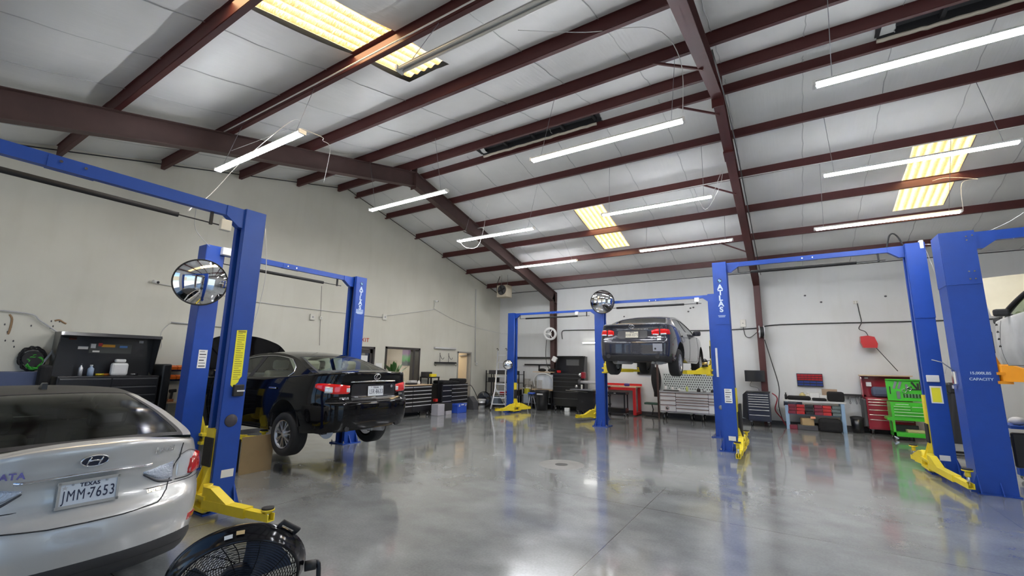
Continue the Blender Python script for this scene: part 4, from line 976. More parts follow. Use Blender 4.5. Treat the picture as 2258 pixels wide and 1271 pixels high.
badge_oval(T, rearM(car, 0, 1.02, .01), .06, .045, 'L'); plate(T, rearM(car, 0, .83, .012), 'TEXAS', ('HHK', '1075'), mat('plate_cream', (.72, .68, .55), .5), frame_m=dgrey)
text('LEXUS', .042, chrome, 'lettering', T, rearM(car, -.54, .735, .01), .001, .002, 1.2); text('GS 430', .042, chrome, 'lettering', T, rearM(car, .50, .745, .01), .001, .002, 1.1)
q = rearM(car, .62, .74, .014); mb = MB(); mb.box((0, 0, 0), (.085, .11, .002), white); mb.xf(q); part(mb, 'sticker', None, T); text('NO', .05, dgrey, 'lettering', T, q @ Matrix.Translation((0, .01, .0015)), .0006, .002)
q = rearM(car, .58, .53, .006); mb = MB(); mb.box((0, 0, 0), (.2, .17, .002), mat('dusty_sticker', (.3, .31, .36), .5)); mb.cyl((-.05, -.03, .001), (-.05, -.03, .004), .022, blkm, 16); mb.xf(q); part(mb, 'sticker', None, T)
# ---------------------------------------------------------------- champagne sedan in the foreground
silver = mat('champagne_silver_paint', (.58, .58, .56), .3, .35, var=.03, coat=1.)
KS = dict(KE); KS.update(L=4.82, W=1.835, plan=[(-1, 0), (-.99, .4), (-.96, .7), (-.91, .88), (-.82, .97), (-.62, 1), (-.4, 1), (-.24, .99), (-.14, .955), (-.075, .88), (-.035, .74), (-.012, .5), (-.002, .25), (0, 0)],
    side=[(.18, .08), (.3, .03), (.45, .01), (.65, 0), (.8, .012), (.95, .04), (1.1, .09)], rear=[(.18, .16), (.3, .05), (.42, .015), (.5, 0), (.62, .012), (.68, .045), (.72, .09), (.8, .12), (.9, .125), (.95, .095), (1.02, .09), (1.1, .075), (1.15, .085)],
    belt=[(-4.82, .7), (-4.4, .84), (-3.6, .97), (-2.4, 1.0), (-1.3, 1.03), (-.8, 1.045), (-.35, 1.05), (-.1, 1.085), (0, 1.13)], roof=[(-3.75, 1.03), (-3.2, 1.26), (-2.85, 1.39), (-2.4, 1.46), (-2.0, 1.47), (-1.5, 1.43), (-1.05, 1.325), (-.7, 1.205), (-.4, 1.125)],
    H=1.43, boot_x=-.4, cowl_x=-3.75, head_f=-2.8, head_r=-1.52, dlo_f=[(0, -3.5), (1, -3.4)], dlo_r=[(0, -.95), (.4, -1.02), (.8, -1.3), (1, -1.5)], pillar_x=(-2.4, -2.28, .1), axles=(-3.85, -1.08), droop=0., crown=.05, railw=[(-3.6, .8), (-2.7, .68), (-2, .66), (-1.4, .66), (-.4, .80)],
    paint=silver, roofm=mat('dusty_dark_roof_glass', (.045, .043, .038), .5, spec=.2), glass=glass('grey_tint_glass', (.2, .23, .21), .05, .09), int=gleather, open_hood=None, bow=.12, boot_bow=.12, cowl_bow=-.12, boot_lift=.04, mirror_x=-3.2, handles=(-2.42, -1.42), handle_z=.87)
car, T, patch, ty = build_car(KS, 'champagne silver sedan parked in the lower left foreground, rear toward the camera', (7.12, 1.2, 0), 0)
for sy in (1, -1):
    t0, tm, t1 = car.tx(-.42), ty(.60), ty(.34); tr = ty(.73)
    patch([(t0, .90, .925), (lerp(t0, tr, .45), .83, .965), (lerp(t0, tr, .85), .80, .985), (tr, .79, .985)], clearl, 'tail_light_lens', sy, .006, nu=24)
    patch([(t0, .89, .915), (lerp(t0, tr, .35), .815, .97), (lerp(t0, tr, .7), .785, .97), (lerp(t0, tr, .95), .785, .93), (lerp(tr, tm, .25), .80, .83)], redl, 'tail_light', sy, .03, nu=24)
    patch([(tr, .79, .985), (lerp(tr, tm, .5), .785, .975), (tm - .002, .785, .955)], clearl, 'tail_light_lens', sy, .006)
    patch([(tm + .003, .785, .94), (lerp(tm, t1, .45), .80, .915), (t1, .872, .882)], mat('faceted_lamp', (.55, .6, .68), .2, .5, bump=.8, bscale=70, coat=1.), 'boot_lamp', sy, .012, nu=20)
    patch([(tm + .003, .765, .785), (lerp(tm, t1, .45), .775, .80), (t1, .855, .872)], dgrey, 'lamp_border', sy, .012, nz=3, nu=20)
    patch([(ty(.40), .915, .945), (1., .93, .955)], chrome, 'chrome_strip', sy, .02, nz=3); pass
    patch([(t0, .762, .77), (tm, .752, .76), (t1, .75, .758)], blkm, 'bumper_seam', sy, .004, nz=2)
    mb = MB(); mb.tube([car.S(lerp(t0, tm, k / 20), pw([(0, .88), (.45, .80), (.7, .778), (1, .778)], k / 20), sy, .006) for k in range(21)], .004, blkm, 5); mb.tube([car.S(lerp(t0, tm, k / 20), pw([(0, .93), (.45, .975), (.7, .992), (1, .965)], k / 20), sy, .006) for k in range(21)], .003, dgrey, 5); part(mb, 'lamp_border', None, T)
    patch([(ty(.80), .445, .475), (ty(.74), .43, .485), (ty(.68), .43, .49)], redl, 'reflector', sy, .008)
    patch([(ty(.83), .19, .22), (ty(.8), .19, .34), (ty(.68), .2, .39), (ty(.3), .2, .385), (1., .2, .385)], mat('grey_black_valance', (.035, .035, .037), .55), 'bumper_valance', sy, .008, nu=26); patch([(ty(.72), .29, .30), (1., .30, .315)], blkm, 'bumper_line', sy, .012, nz=2)
    P = [(car.tx(-.3), 1.05), (ty(.74), .99), (ty(.68), .95)]; P = [(ty(.63), 1.06), (ty(.61), .95), (ty(.56), .80), (ty(.52), .72), (ty(.42), .655), (ty(.2), .635), (1., .632)]
    mb = MB(); dn = [(lerp(a[0], b[0], k / 6), lerp(a[1], b[1], k / 6)) for a, b in zip(P, P[1:]) for k in range(7)]; mb.tube([car.S(t, z, sy, .001) for t, z in dn], .0045, blkm, 5); part(mb, 'boot_shut_line', None, T)
badge_oval(T, rearM(car, 0, 1.03, .012), .075, .038, 'H'); plate(T, rearM(car, 0, .82, .03), 'TEXAS', ('JMM', '7653'), mat('plate_pale', (.66, .70, .74), .5), True, mat('plate_frame_beige', (.42, .41, .38), .5))
text('SONATA', .055, mat('badge_violet_chrome', (.25, .22, .5), .2, .8), 'lettering', T, rearM(car, -.47, .985, .012), .001, .002, 1.15); text('hybrid', .06, chrome, 'lettering', T, rearM(car, .46, 1.035, .012) , .001, .002); text('LIMITED', .028, chrome, 'lettering', T, rearM(car, .42, .74, .012), .001, .001)
q = Vector((-1.72, 0, car.zroof(-1.72))); mb = MB(); mb.prism([(q.x - .09, q.z - .01), (q.x + .06, q.z - .02), (q.x + .05, q.z + .055), (q.x + .02, q.z + .06), (q.x - .05, q.z + .012)], 'y', -.018, .018, blk); part(mb, 'shark_fin_antenna', None, T)
# ---------------------------------------------------------------- stripped white truck cab on the right lift
wpt = mat('patchy_white_primer', (.46, .47, .46), .5, var=.35, vscale=3)
KT = dict(KE); KT.update(L=4.7, W=1.98, H=1.87, plan=[(-1, 0), (-.999, .5), (-.99, .86), (-.965, .97), (-.9, 1), (-.5, 1), (-.1, 1), (-.02, .97), (-.005, .8), (0, .4), (0, 0)], side=[(.4, .08), (.55, .03), (.8, 0), (1.1, .01), (1.3, .03), (1.5, .08)], rear=[(.4, .05), (1.4, 0)], front=[(.4, .0), (1.4, .03)],
    belt=[(-4.7, 1.28), (-4.1, 1.33), (-2, 1.38), (0, 1.4)], roof=[(-4.35, 1.37), (-3.9, 1.62), (-3.4, 1.82), (-2.9, 1.9), (-2, 1.92), (-.9, 1.9), (-.5, 1.85), (-.15, 1.43)], railw=[(-4.3, .85), (-3.3, .76), (-1, .76), (-.2, .8)], bottom=[(-4.7, .45), (0, .45)], axles=(-1.2,), arch=.45, wz=.4, wr=.4, tw=.26, rimr=.23, droop=.1,
    paint=wpt, boot_x=-.15, cowl_x=-4.35, head_f=-3.3, head_r=-.5, mid=-2, bow=.05, boot_bow=.05, cowl_bow=-.05, dlo_f=[(0, -4.2), (1, -4.1)], dlo_r=[(0, -.6), (1, -.75)], pillar_x=(-2.95, -2.78, .1), belt_mid=1.38, seat_f=-2.7, seat_r=-1.6, mirror_x=-3.9, handles=(-2.98, -1.9), handle_z=1.2, handm=blkm, mirrm=blkm, chrome_dlo=False, open_hood=None, no_hood=True,
    doors=[[(-4.25, .5), (-4.3, .9), (-4.2, 1.3)], [(-2.86, .5), (-2.85, .9), (-2.85, 1.35)], [(-4.25, .5), (-2.86, .5)]], glass=glass('clear_green_glass', (.6, .68, .6), .08), floor=.45)
car, T, patch, ty = build_car(KT, 'stripped white and grey truck body raised on orange lift arms at right edge', (15.55, 7.15, 1.38), -pi / 2)
g = MB(); bh = mat('beige_hood_underside', (.62, .58, .44), .6)
for off, m_ in ((0, bh), (-.03, wpt)): g.grid(lambda u, v: Vector((-4.5 - .42 * u - .05 * sin(pi * u) + off, lerp(-.98, .95, v) * (1 - .03 * u), 1.42 + .78 * u + .05 * sin(pi * v))), 10, 16, m_)
part(g, 'hood', None, T)
for y in (-.55, .0, .5): part(MB().tube([(-4.5, y, 1.5), (-4.86, y * .7 + .15, 2.15)], .02, bh), 'hood_rib', None, T)
P = [car.cab(lerp(-4.2, -3.1, u / 12), .9, .008) for u in range(13)]; mb = MB().tube([(p.x, -p.y, p.z) for p in P], .035, blkm, 6); part(mb, 'windshield_seal', None, T)
mb = MB(); mb.box((-4.45, 0, 1.33), (.35, 1.9, .12), blkm, None, .03); part(mb, 'cowl', None, T)
for k in range(4): q = Vector((-4.28, -car.W + .0, 1.22 - k * .13)); part(MB().tube([q + Vector((.03 * cos(a), -.012, .03 * sin(a))) for a in [pi * i / 6 for i in range(7)]], .008, blkm, 5), 'door_hinge', None, T)
# ================================================================ workshop furniture and tools
def caster(parent, x, y, r=.06, m=rub):
    t = part(MB().cyl((x - .018, y, r), (x + .018, y, r), r, m, 18), 'caster', None, parent)
    part(MB().cyl((x - .02, y, r), (x + .02, y, r), r * .55, alu, 14), 'hub', None, t); part(MB().box((x, y, r * 2 + .0), (.06, .07, .02), steel), 'bracket', None, t)
def chest(t, w, d, z0, z1, m, hm, cols, topm=None, casters=True, x0=0, hd=.02, full=True, gapm=None):
    part(MB().box((x0, 0, (z0 + z1) / 2), (w, d, z1 - z0), m, None, .008), 'cabinet_body', None, t)
    if gapm: part(MB().box((x0, -d / 2 - .001, (z0 + z1) / 2), (w - .03, .004, z1 - z0 - .04), gapm), 'recess', None, t)
    if topm: part(MB().box((x0, 0, z1 + .015), (w + .02, d + .02, .03), topm, None, .006), 'worktop', None, t)
    x = x0 - w / 2 + .02; uw = w - .04
    for fr, rows in cols:
        cw = uw * fr; z = z1 - .03; tot = sum(rows); H = (z1 - z0 - .06)
        for r in rows:
            h = H * r / tot
            dr = part(MB().box((x + cw / 2, -d / 2 - .006, z - h / 2 - (.009 if gapm else 0)), (cw - .012, .014, h - (.03 if gapm else .01)), m, None, .003), 'drawer', None, t)
            mb = MB(); mb.box((x + cw / 2, -d / 2 - .018, z - .02), (cw - .03, .016, hd), hm, None, .003); part(mb, 'handle', None, dr)
            z -= h
        x += cw
    if casters:
        for sx_ in (-1, 1):
            for sy in (-1, 1): caster(t, x0 + sx_ * (w / 2 - .08), sy * (d / 2 - .07), z0 / 2 - .01 if z0 > .06 else .03)
def simple(name, label, cat, m, loc, dims, rz=0, group=None, bev=.01, base=True):
    o = MB().box((0, 0, dims[2] / 2 if base else 0), dims, m, None, bev).build(name, None, None, loc); o.rotation_euler = (0, 0, rz); return tag(o, label, cat, group)
def bottle(label, m, capm, loc, h=.2, r=.035, name='bottle', cat='bottle', group=None):
    t = thing(name, label, cat, loc, 0, group); part(MB().lathe([(.0, 0), (r, 0), (r, h * .65), (r * .4, h * .8), (r * .4, h * .88)], (0, 0, 0), (0, 0, 1), m, 16), 'bottle_body', None, t)
    part(MB().cyl((0, 0, h * .88), (0, 0, h), r * .48, capm, 12), 'cap', None, t); return t
R9 = pi / 2
# ---- left wall: big open black tool chest
t = thing('tool_chest', 'large black tool chest with open stickered lid against the left wall', 'tool chest', (.36, 3.04, 0), R9)
chest(t, 1.45, .6, .12, 1.42, blk, mat('dark_handle', (.08, .08, .085), .3), [(.5, [1, 1, 1, 1.5, 1.5, 2]), (.5, [1, 1, 1, 1.5, 1.5, 2])])
mb = MB(); mb.bx((-.72, .24, 1.42), (.72, .29, 2.16), blk); mb.prism([(.29, 2.2), (-.12, 2.2), (-.14, 2.14), (.29, 2.17)], 'x', -.74, .74, blk)
for s in (-1, 1): mb.prism([(.29, 1.5), (.1, 1.42), (-.1, 2.18), (.29, 2.18)], 'x', s * .73 - .008, s * .73 + .008, blk)
lid = part(mb, 'lid', None, t)
mb = MB(); mb.bx((-.25, .236, 1.84), (.38, .24, 2.02), mat('dark_banner', (.07, .075, .07), .5)); part(mb, 'banner', None, lid)
for (x, z, w, h, m_) in ((-.34, 1.93, .14, .05, labw), (.02, 1.98, .2, .05, mat('sticker_orange', (.75, .35, .02), .5)), (.25, 1.97, .12, .04, mat('sticker_blue', (.1, .25, .6), .5)), (-.2, 1.97, .07, .08, labw), (-.1, 2.0, .06, .06, red), (.52, 2.08, .07, .05, lgrey), (-.5, 2.1, .1, .05, mat('sticker_rust', (.3, .05, .02), .6)), (-.15, 1.87, .1, .03, labw)):
    part(MB().bx((x - w / 2, .23, z - h / 2), (x + w / 2, .235, z + h / 2), m_), 'sticker', None, lid)
bottle('slim steel spray can on the open chest tray', alu, dgrey, (.3, 2.68, 1.42), .22, .03); bottle('blue and white spray bottle on the open chest tray', mat('blue_white', (.35, .45, .6), .4), white, (.3, 2.82, 1.42), .2, .045)
simple('tool_bag', 'black tool bag hanging at the left end of the open chest', 'bag', cloth, (.42, 2.2, 1.12), (.2, .16, .5), 0, None, .05)
o = MB(); o.box((0, 0, .12), (.12, .26, .24), white, None, .04); o.box((0, 0, .28), (.1, .16, .06), white, None, .02); tag(o.build('oil_jug', None, None, (.32, 3.22, 1.42)), 'large clear white jug standing on the open chest tray', 'jug')
for i, (y, m_, lab) in enumerate(((2.98, yel, 'yellow handled tool lying on the open chest tray'), (3.1, mat('orange_plastic', (.8, .25, .03), .5), 'orange tool beside the white jug on the chest tray'), (3.5, chrome, 'shiny socket rail at the right of the chest tray'))):
    o = MB().cyl((0, -.06, .02), (0, .06, .02), .018, m_, 10).build('hand_tool', None, None, (.2, y, 1.42)); tag(o, lab, 'tool')
simple('side_locker', 'narrow black side locker fixed to the right of the open chest', 'locker', blk, (.36, 3.9, .5), (.5, .16, 1.15), 0, None, .03)
# blue wall cabinet, hose, bar
simple('wall_cabinet', 'dark blue wall cabinet at the left edge behind the silver sedan', 'cabinet', mat('slate_blue', (.06, .08, .16), .4), (.2, 1.55, 1.2), (.36, 1.3, .3), 0)
t = thing('hose_coil', 'tangled black and green hose coil hanging on the left wall', 'hose', (.06, 2.08, 1.72)); hg = mat('green_hose', (.05, .42, .04), .4)
def coil(n, R, dx, seed, wob): 
    rnd = random.Random(seed); P = []
    for i in range(n * 14): a = 2 * pi * i / 14; rr = R * (1 + wob * rnd.uniform(-1, 1)); P.append((dx + .04 * rnd.random(), rr * cos(a) * .8, rr * sin(a)))
    return catmull(P, 3)
part(MB().tube(coil(7, .19, 0, 3, .18), .009, blkm, 5), 'black_hose', None, t); part(MB().tube([Vector(p) + Vector((.05, .03, -.07)) for p in coil(7, .11, 0, 5, .25)], .009, hg, 5), 'green_hose', None, t); part(MB().cyl((.0, 0, 0), (.09, 0, 0), .13, blkm, 20), 'hanger', None, t)
t = thing('pry_bar', 'grey jointed steel arm slanting on the wall above the hose', 'arm', (.1, 2.3, 1.8)); part(MB().beam((0, -.16, -.32), (0, .12, .3), .025, .03), 'bar', steel, t); part(MB().beam((0, .08, .32), (.04, .3, .3), .03, .02), 'hook', blkm, t)
# scars and glue marks on the left wall
gm_ = mat('brown_adhesive', (.3, .19, .1), .8); mb = MB()
for P in ([(1.72, 2.46), (1.76, 2.38), (1.76, 2.2), (1.75, 2.12)], [(2.28, 2.4), (2.34, 2.42), (2.4, 2.38), (2.44, 2.36)]): mb.tube([(.004, y, z) for y, z in catmull([(a, b_, 0) for a, b_ in P], 4) and [(v.x, v.y) for v in catmull([(a, b_, 0) for a, b_ in P], 4)]], .016, gm_, 5)
for k in range(14): y, z = random.uniform(1.55, 2.4), random.uniform(1.9, 2.4); mb.sphere((.0, y, z), .012, dgrey, 6, (.3, 1, 1.6))
mb.xf(Matrix.Translation((.003, 0, 0)) @ Matrix.Diagonal((.12, 1, 1, 1))); tag(mb.build('adhesive_marks'), 'brown adhesive smears and drill marks on the left wall above the hose', 'marks', kind='stuff')
# parts bins on the left wall
orp = mat('orange_bin', (.85, .18, .02), .45)
for r_, z in enumerate((1.56, 1.36)):
    t = thing('bin_rail', ['upper', 'lower'][r_] + ' rail of orange parts bins between chest and blue column', 'bin rack', (.05, 4.12, z)); part(MB().bx((-.02, -.24, -.07), (.02, .24, .05), mat('slate_blue', (.06, .08, .16))), 'rail', None, t)
    for k in range(4): mb = MB(); y = -.18 + .12 * k; mb.prism([(.02, .06), (.02, -.03), (.13, -.03), (.15, .025)], 'y', y - .052, y + .052, orp); part(mb, 'bin', None, t)
t = thing('wall_shelf', 'small pale wall shelf below the orange bins', 'shelf', (.15, 4.15, .86)); part(MB().bx((-.15, -.3, -.02), (.15, .3, 0), wood), 'board', None, t); part(MB().bx((-.13, -.02, -.18), (.0, .02, -.02), steel), 'bracket', None, t)
t = thing('spray_gun', 'black impact gun standing on the small wall shelf', 'tool', (.15, 4.2, .86)); part(MB().box((0, 0, .03), (.07, .1, .06), mat('rust_base', (.3, .1, .04)), None, .01), 'battery', None, t); part(MB().beam((0, 0, .05), (0, .01, .2), .04, .04), 'grip', blkm, t); part(MB().cyl((0, -.04, .22), (0, .08, .23), .035, blkm, 12), 'motor', None, t)
simple('filter_box', 'small blue grey box on the wall shelf', 'box', mat('slate_blue', (.06, .08, .16)), (.15, 4.02, .86), (.08, .09, .13))
simple('steel_cabinet', 'dark grey flat cabinet on the left wall behind the blue columns', 'cabinet', dgrey, (.2, 5.1, .75), (.36, 1.1, .85)); bottle('grey can on top of the dark wall cabinet', steel, steel, (.2, 4.8, 1.6), .16, .05, 'can', 'can')
o = MB().bx((0, -.2, 0), (.02, .3, .56), card).build('cardboard_sheet', None, None, (3.95, 4.0, 0)); tag(o, 'brown cardboard sheet standing on the floor below the black sedan', 'cardboard')
simple('drain_pan', 'black waste oil drain pan below the black sedan', 'pan', blkm, (3.6, 3.75, 0), (.3, .3, .5))
bottle('clear plastic bottle beside the near column foot', mat('milky_plastic', (.55, .57, .55), .3), white, (4.6, 3.05, 0), .3, .05)
# EXIT lettering, notice
t = thing('exit_lettering', 'red EXIT lettering painted above the dark glass door', 'sign', (.004, 9.2, 2.44)); text('EXIT', .17, mat('exit_red', (.5, .06, .02), .6), 'lettering', t, frame((0, 0, 0), (0, 1, 0), (0, 0, 1)), .001, .004, 1.2)
t = thing('notice', 'white printed notice on the wall left of the office window', 'notice', (.01, 9.86, 1.55)); part(MB().bx((-.004, -.13, -.18), (.004, .13, .18), white), 'sheet', None, t); part(MB().bx((.004, -.1, .0), (.006, .1, .03), blk), 'print', None, t); part(MB().bx((.004, -.09, -.08), (.006, .06, -.07), dgrey), 'print', None, t)
# pictures and sofa in the office
for i in (0, 1):
    m, n, l, b = nodes_mat('aurora_print_%s' % 'ab'[i]); tc = n.new('ShaderNodeTexCoord'); sp = n.new('ShaderNodeSeparateXYZ'); l.new(tc.outputs['Object'], sp.inputs[0]); nz = n.new('ShaderNodeTexNoise'); nz.inputs['Scale'].default_value = 5; l.new(tc.outputs['Object'], nz.inputs['Vector'])
    ad = n.new('ShaderNodeMath'); ad.operation = 'MULTIPLY_ADD'; l.new(nz.outputs[0], ad.inputs[0]); ad.inputs[1].default_value = .35; l.new(sp.outputs[2], ad.inputs[2])
    r = ramp(n, l, ad.outputs[0], [(.0, (.1, .12, .14)), (.1, (.12, .4, .15)), (.2, (.2, .42, .25)), (.32, (.35, .25, .45))]); l.new(r.outputs[0], b.inputs['Base Color'])
    tag(MB().bx((-.19, -.03, -.31), (.19, 0, .31), m).build('canvas_picture', None, None, (-1.56 + .4 * i, 12.585, 1.96)), ['left', 'right'][i] + ' panel of the purple and green canvas picture inside the office', 'picture')
# chest 1 by the window
t = thing('tool_chest', 'black tool chest with wooden top and silver drawer pulls under the office window', 'tool chest', (.33, 10.85, 0), R9)
chest(t, 1.85, .56, .14, 1.0, blk, alu, [(.5, [1, 1, 1, 1, 1, 1.6]), (.5, [1, 1, 1, 1, 1, 1.6])], wood, True, 0, .026)
t = thing('potted_plant', 'green broad leafed potted plant in front of the office window', 'plant', (.3, 10.25, 1.03)); part(MB().lathe([(.0, 0), (.09, 0), (.12, .18), (.1, .18), (.09, .16)], (0, 0, 0), (0, 0, 1), dgrey, 18), 'pot', None, t)
lf = mat('leaf_green', (.035, .12, .02), .4, var=.3)
for k in range(12):
    a = k * 2.4; L = .62 + .3 * random.random(); el = .75 + .55 * random.random(); d = Vector((cos(a) * cos(el) * .6, sin(a) * cos(el), sin(el))); b0 = Vector((0, 0, .18)); n_ = 7; s_ = d.cross(Vector((0, 0, 1))).normalized(); mb = MB()
    mb.grid(lambda u, v: b0 + d * L * u + Vector((0, 0, -.25 * u * u * L)) + s_ * (v - .5) * .12 * (sin(pi * max(0, (u - .25) / .75)) if u > .25 else .04), n_, 2, lf); part(mb, 'leaf', None, t)
bottle('small white pot beside the plant', white, green, (.4, 10.62, 1.03), .14, .05, 'plant_pot', 'pot'); simple('tool_tray', 'black tray of tools on the window side chest', 'tray', blkm, (.35, 10.98, 1.03), (.3, .35, .06)); bottle('round white bottle on the window side chest', white, white, (.35, 11.38, 1.03), .13, .05)
simple('plastic_organizer', 'clear grey organizer on the window side chest', 'organizer', lgrey, (.2, 11.2, 1.03), (.2, .3, .13))
# small stand with boxes
t = thing('side_stand', 'small black stand between the two black tool chests', 'stand', (.3, 11.98, 0)); part(MB().bx((-.2, -.3, 1.24), (.2, .3, 1.28), blk), 'shelf', None, t)
for sx_ in (-1, 1):
    for sy in (-1, 1): part(MB().bx((sx_ * .18 - .02, sy * .27 - .02, 0), (sx_ * .18 + .02, sy * .27 + .02, 1.24), blk), 'leg', None, t)
simple('equipment_case', 'black equipment case on the small black stand', 'case', blkm, (.3, 11.8, 1.28), (.25, .32, .17)); simple('tool_case', 'yellow case on the small black stand', 'case', yel, (.42, 11.95, 1.28), (.2, .28, .1))
simple('floor_jack', 'red jack between the two black chests', 'jack', red, (.6, 12.0, .42), (.12, .12, .1)); 
t = thing('tool_chest', 'black tool chest piled with black covers beside the open tan door', 'tool chest', (.36, 13.0, 0), R9)
chest(t, 1.5, .6, .14, 1.02, blk, alu, [(.35, [1.2, 1.2, 1.2, 1.6]), (.65, [1, 1, 1, 1, 1, 1])], None, True, 0, .018)
for k, (y, w_, h_, lab) in enumerate(((12.6, .5, .12, 'left black fender cover heaped on the chest by the tan door'), (13.05, .45, .1, 'middle black fender cover heaped on the chest by the tan door'), (13.5, .5, .17, 'tall black tool bag on the chest by the tan door'))): simple('fender_cover', lab, 'cover', cloth, (.36, y, 1.02), (.5, w_, h_), 0, None, .045)
# hook rack
t = thing('hook_rack', 'black scroll ended hook rack on the left wall', 'rack', (.06, 13.08, 1.78)); part(MB().bx((-.03, -.6, -.03), (.06, .6, .03), blkm), 'bar', None, t)
for s in (-1, 1): part(MB().tube([(.03, s * .6 + s * .05 * sin(a), -.06 + .06 * cos(a)) for a in [pi * k / 5 for k in range(8)]], .008, blkm), 'scroll', None, t)
for y in (-.33, .17): part(MB().tube(catmull([(0, y, .02), (0, y, .36), (0, y, .3), (.06, y + .03, .16), (.08, y + .1, .14), (.08, y + .14, .2)], 4), .008, blkm), 'hook', None, t)
# floor things by left wall
cl = mat('cloudy_plastic', (.45, .44, .48), .35)
simple('storage_tote', 'clear grey plastic tote on the floor in front of the black chests', 'tote', cl, (.95, 11.75, 0), (.3, .34, .38)); simple('battery_crate', 'black crate resting beside the grey tote', 'crate', blkm, (.85, 12.2, .12), (.35, .45, .26)); simple('storage_tote', 'low clear tote under the black crate', 'tote', cl, (.9, 12.22, 0), (.3, .3, .12))
t = thing('tool_box', 'bright blue lidded tool box on the floor', 'tool box', (.95, 12.9, 0), R9); bl = mat('blue_plastic', (.03, .09, .5), .4); part(MB().box((0, 0, .13), (.52, .3, .26), bl, None, .015), 'box_body', None, t); part(MB().box((0, 0, .29), (.54, .32, .07), bl, None, .015), 'lid', None, t)
for x in (-.18, .18): part(MB().box((x, -.16, .27), (.05, .02, .07), lgrey), 'latch', None, t)
part(MB().box((0, -.163, .29), (.16, .004, .03), labw), 'label', None, t)
t = thing('shop_vacuum', 'grey floor cleaning machine with a looped handle by the tan door', 'cleaner', (.55, 14.15, 0)); part(MB().prism([(-.25, 0), (.25, 0), (.2, .3), (.0, .5), (-.2, .45)], 'y', -.16, .16, dgrey), 'machine_body', None, t); part(MB().tube(catmull([(-.1, -.2, .4), (-.1, -.22, .75), (-.1, -.1, .9), (-.1, .12, .88), (.1, .25, .45), (.15, .3, .1)], 4), .012, blkm), 'handle', None, t)
t = thing('bucket', 'grey metal bucket beside the floor cleaning machine', 'bucket', (.6, 14.75, 0)); part(MB().lathe([(0, .0), (.14, 0), (.17, .34), (.155, .34), (.13, .02)], (0, 0, 0), (0, 0, 1), alu, 24), 'pail', None, t); part(MB().lathe([(.18, .3), (.185, .36), (.0, .37)], (0, 0, 0), (0, 0, 1), lgrey, 24), 'lid', None, t); part(MB().lathe([(.156, .12), (.166, .22), (.158, .22)], (0, 0, 0), (0, 0, 1), blkm, 24), 'band', None, t)
def fan(t, c, R, ax, depth, blades=4, rings=12, spokes=8, col=blk, wire=.004, R2=None):
    R2 = R2 or R
    ax = Vector(ax).normalized(); c = Vector(c); a = Vector((0, 0, 1)) if abs(ax.z) < .9 else Vector((1, 0, 0)); x = a.cross(ax).normalized(); y = ax.cross(x)
    part(MB().lathe([(R2, -depth / 2), (R2 + .012, -depth / 2 - .01), (R2 + .02, -depth / 2), (R2 + .008, -depth / 2 + .02), (R + .008, depth / 2 - .02), (R + .014, depth / 2), (R + .004, depth / 2 + .012), (R - .006, depth / 2), (R2 - .006, -depth / 2)], c, ax, col, 56), 'drum', None, t)
    for sgn, nm in ((1, 'front_grille'), (-1, 'rear_grille')):
        mb = MB()
        for k in range(1, rings + 1):
            r = R * k / rings; o = c + ax * sgn * (depth / 2 + .05 * (1 - (r / R) ** 2)); mb.tube([o + (x * cos(q) + y * sin(q)) * r for q in [2 * pi * i / 48 for i in range(48)]], wire, col, 4, True)
        for k in range(spokes):
            q = 2 * pi * k / spokes + .3; mb.tube([c + ax * sgn * (depth / 2 + .05 * (1 - u * u) - .006) + (x * cos(q + .35 * u) + y * sin(q + .35 * u)) * R * u for u in [i / 6 for i in range(7)]], wire * 1.3, col, 5)
        part(mb, nm, None, t)
    mb = MB()
    h = part(MB().cyl(c - ax * depth * .35, c + ax * depth * .3, R * .3, mat('motor_navy', (.02, .025, .045), .4), 24), 'motor', None, t)
    for k in range(blades):
        q0 = 2 * pi * k / blades + .9
        g = MB(); g.grid(lambda u, v: c + (x * cos(q0 + (v - .5) * (.95 + .25 * u)) + y * sin(q0 + (v - .5) * (.95 + .25 * u))) * lerp(R * .18, R * .92, u) + ax * ((v - .5) * -.09), 8, 6, mat('fan_blade', (.06, .075, .11), .35)); part(g, 'blade', None, t)
    return x, y
t = thing('floor_fan', 'round black floor fan in the far left corner', 'fan', (.45, 15.15, 0)); fan(t, (0, 0, .34), .28, (1, -.45, .15), .1, rings=7); part(MB().tube([(.1, -.3, .02), (-.1, -.05, .02), (-.1, .05, .02), (.1, .3, .02)], .014, blk), 'stand', None, t); part(MB().beam((0, 0, 0), (0, 0, .1), .06, .06), 'stand_neck', blk, t)
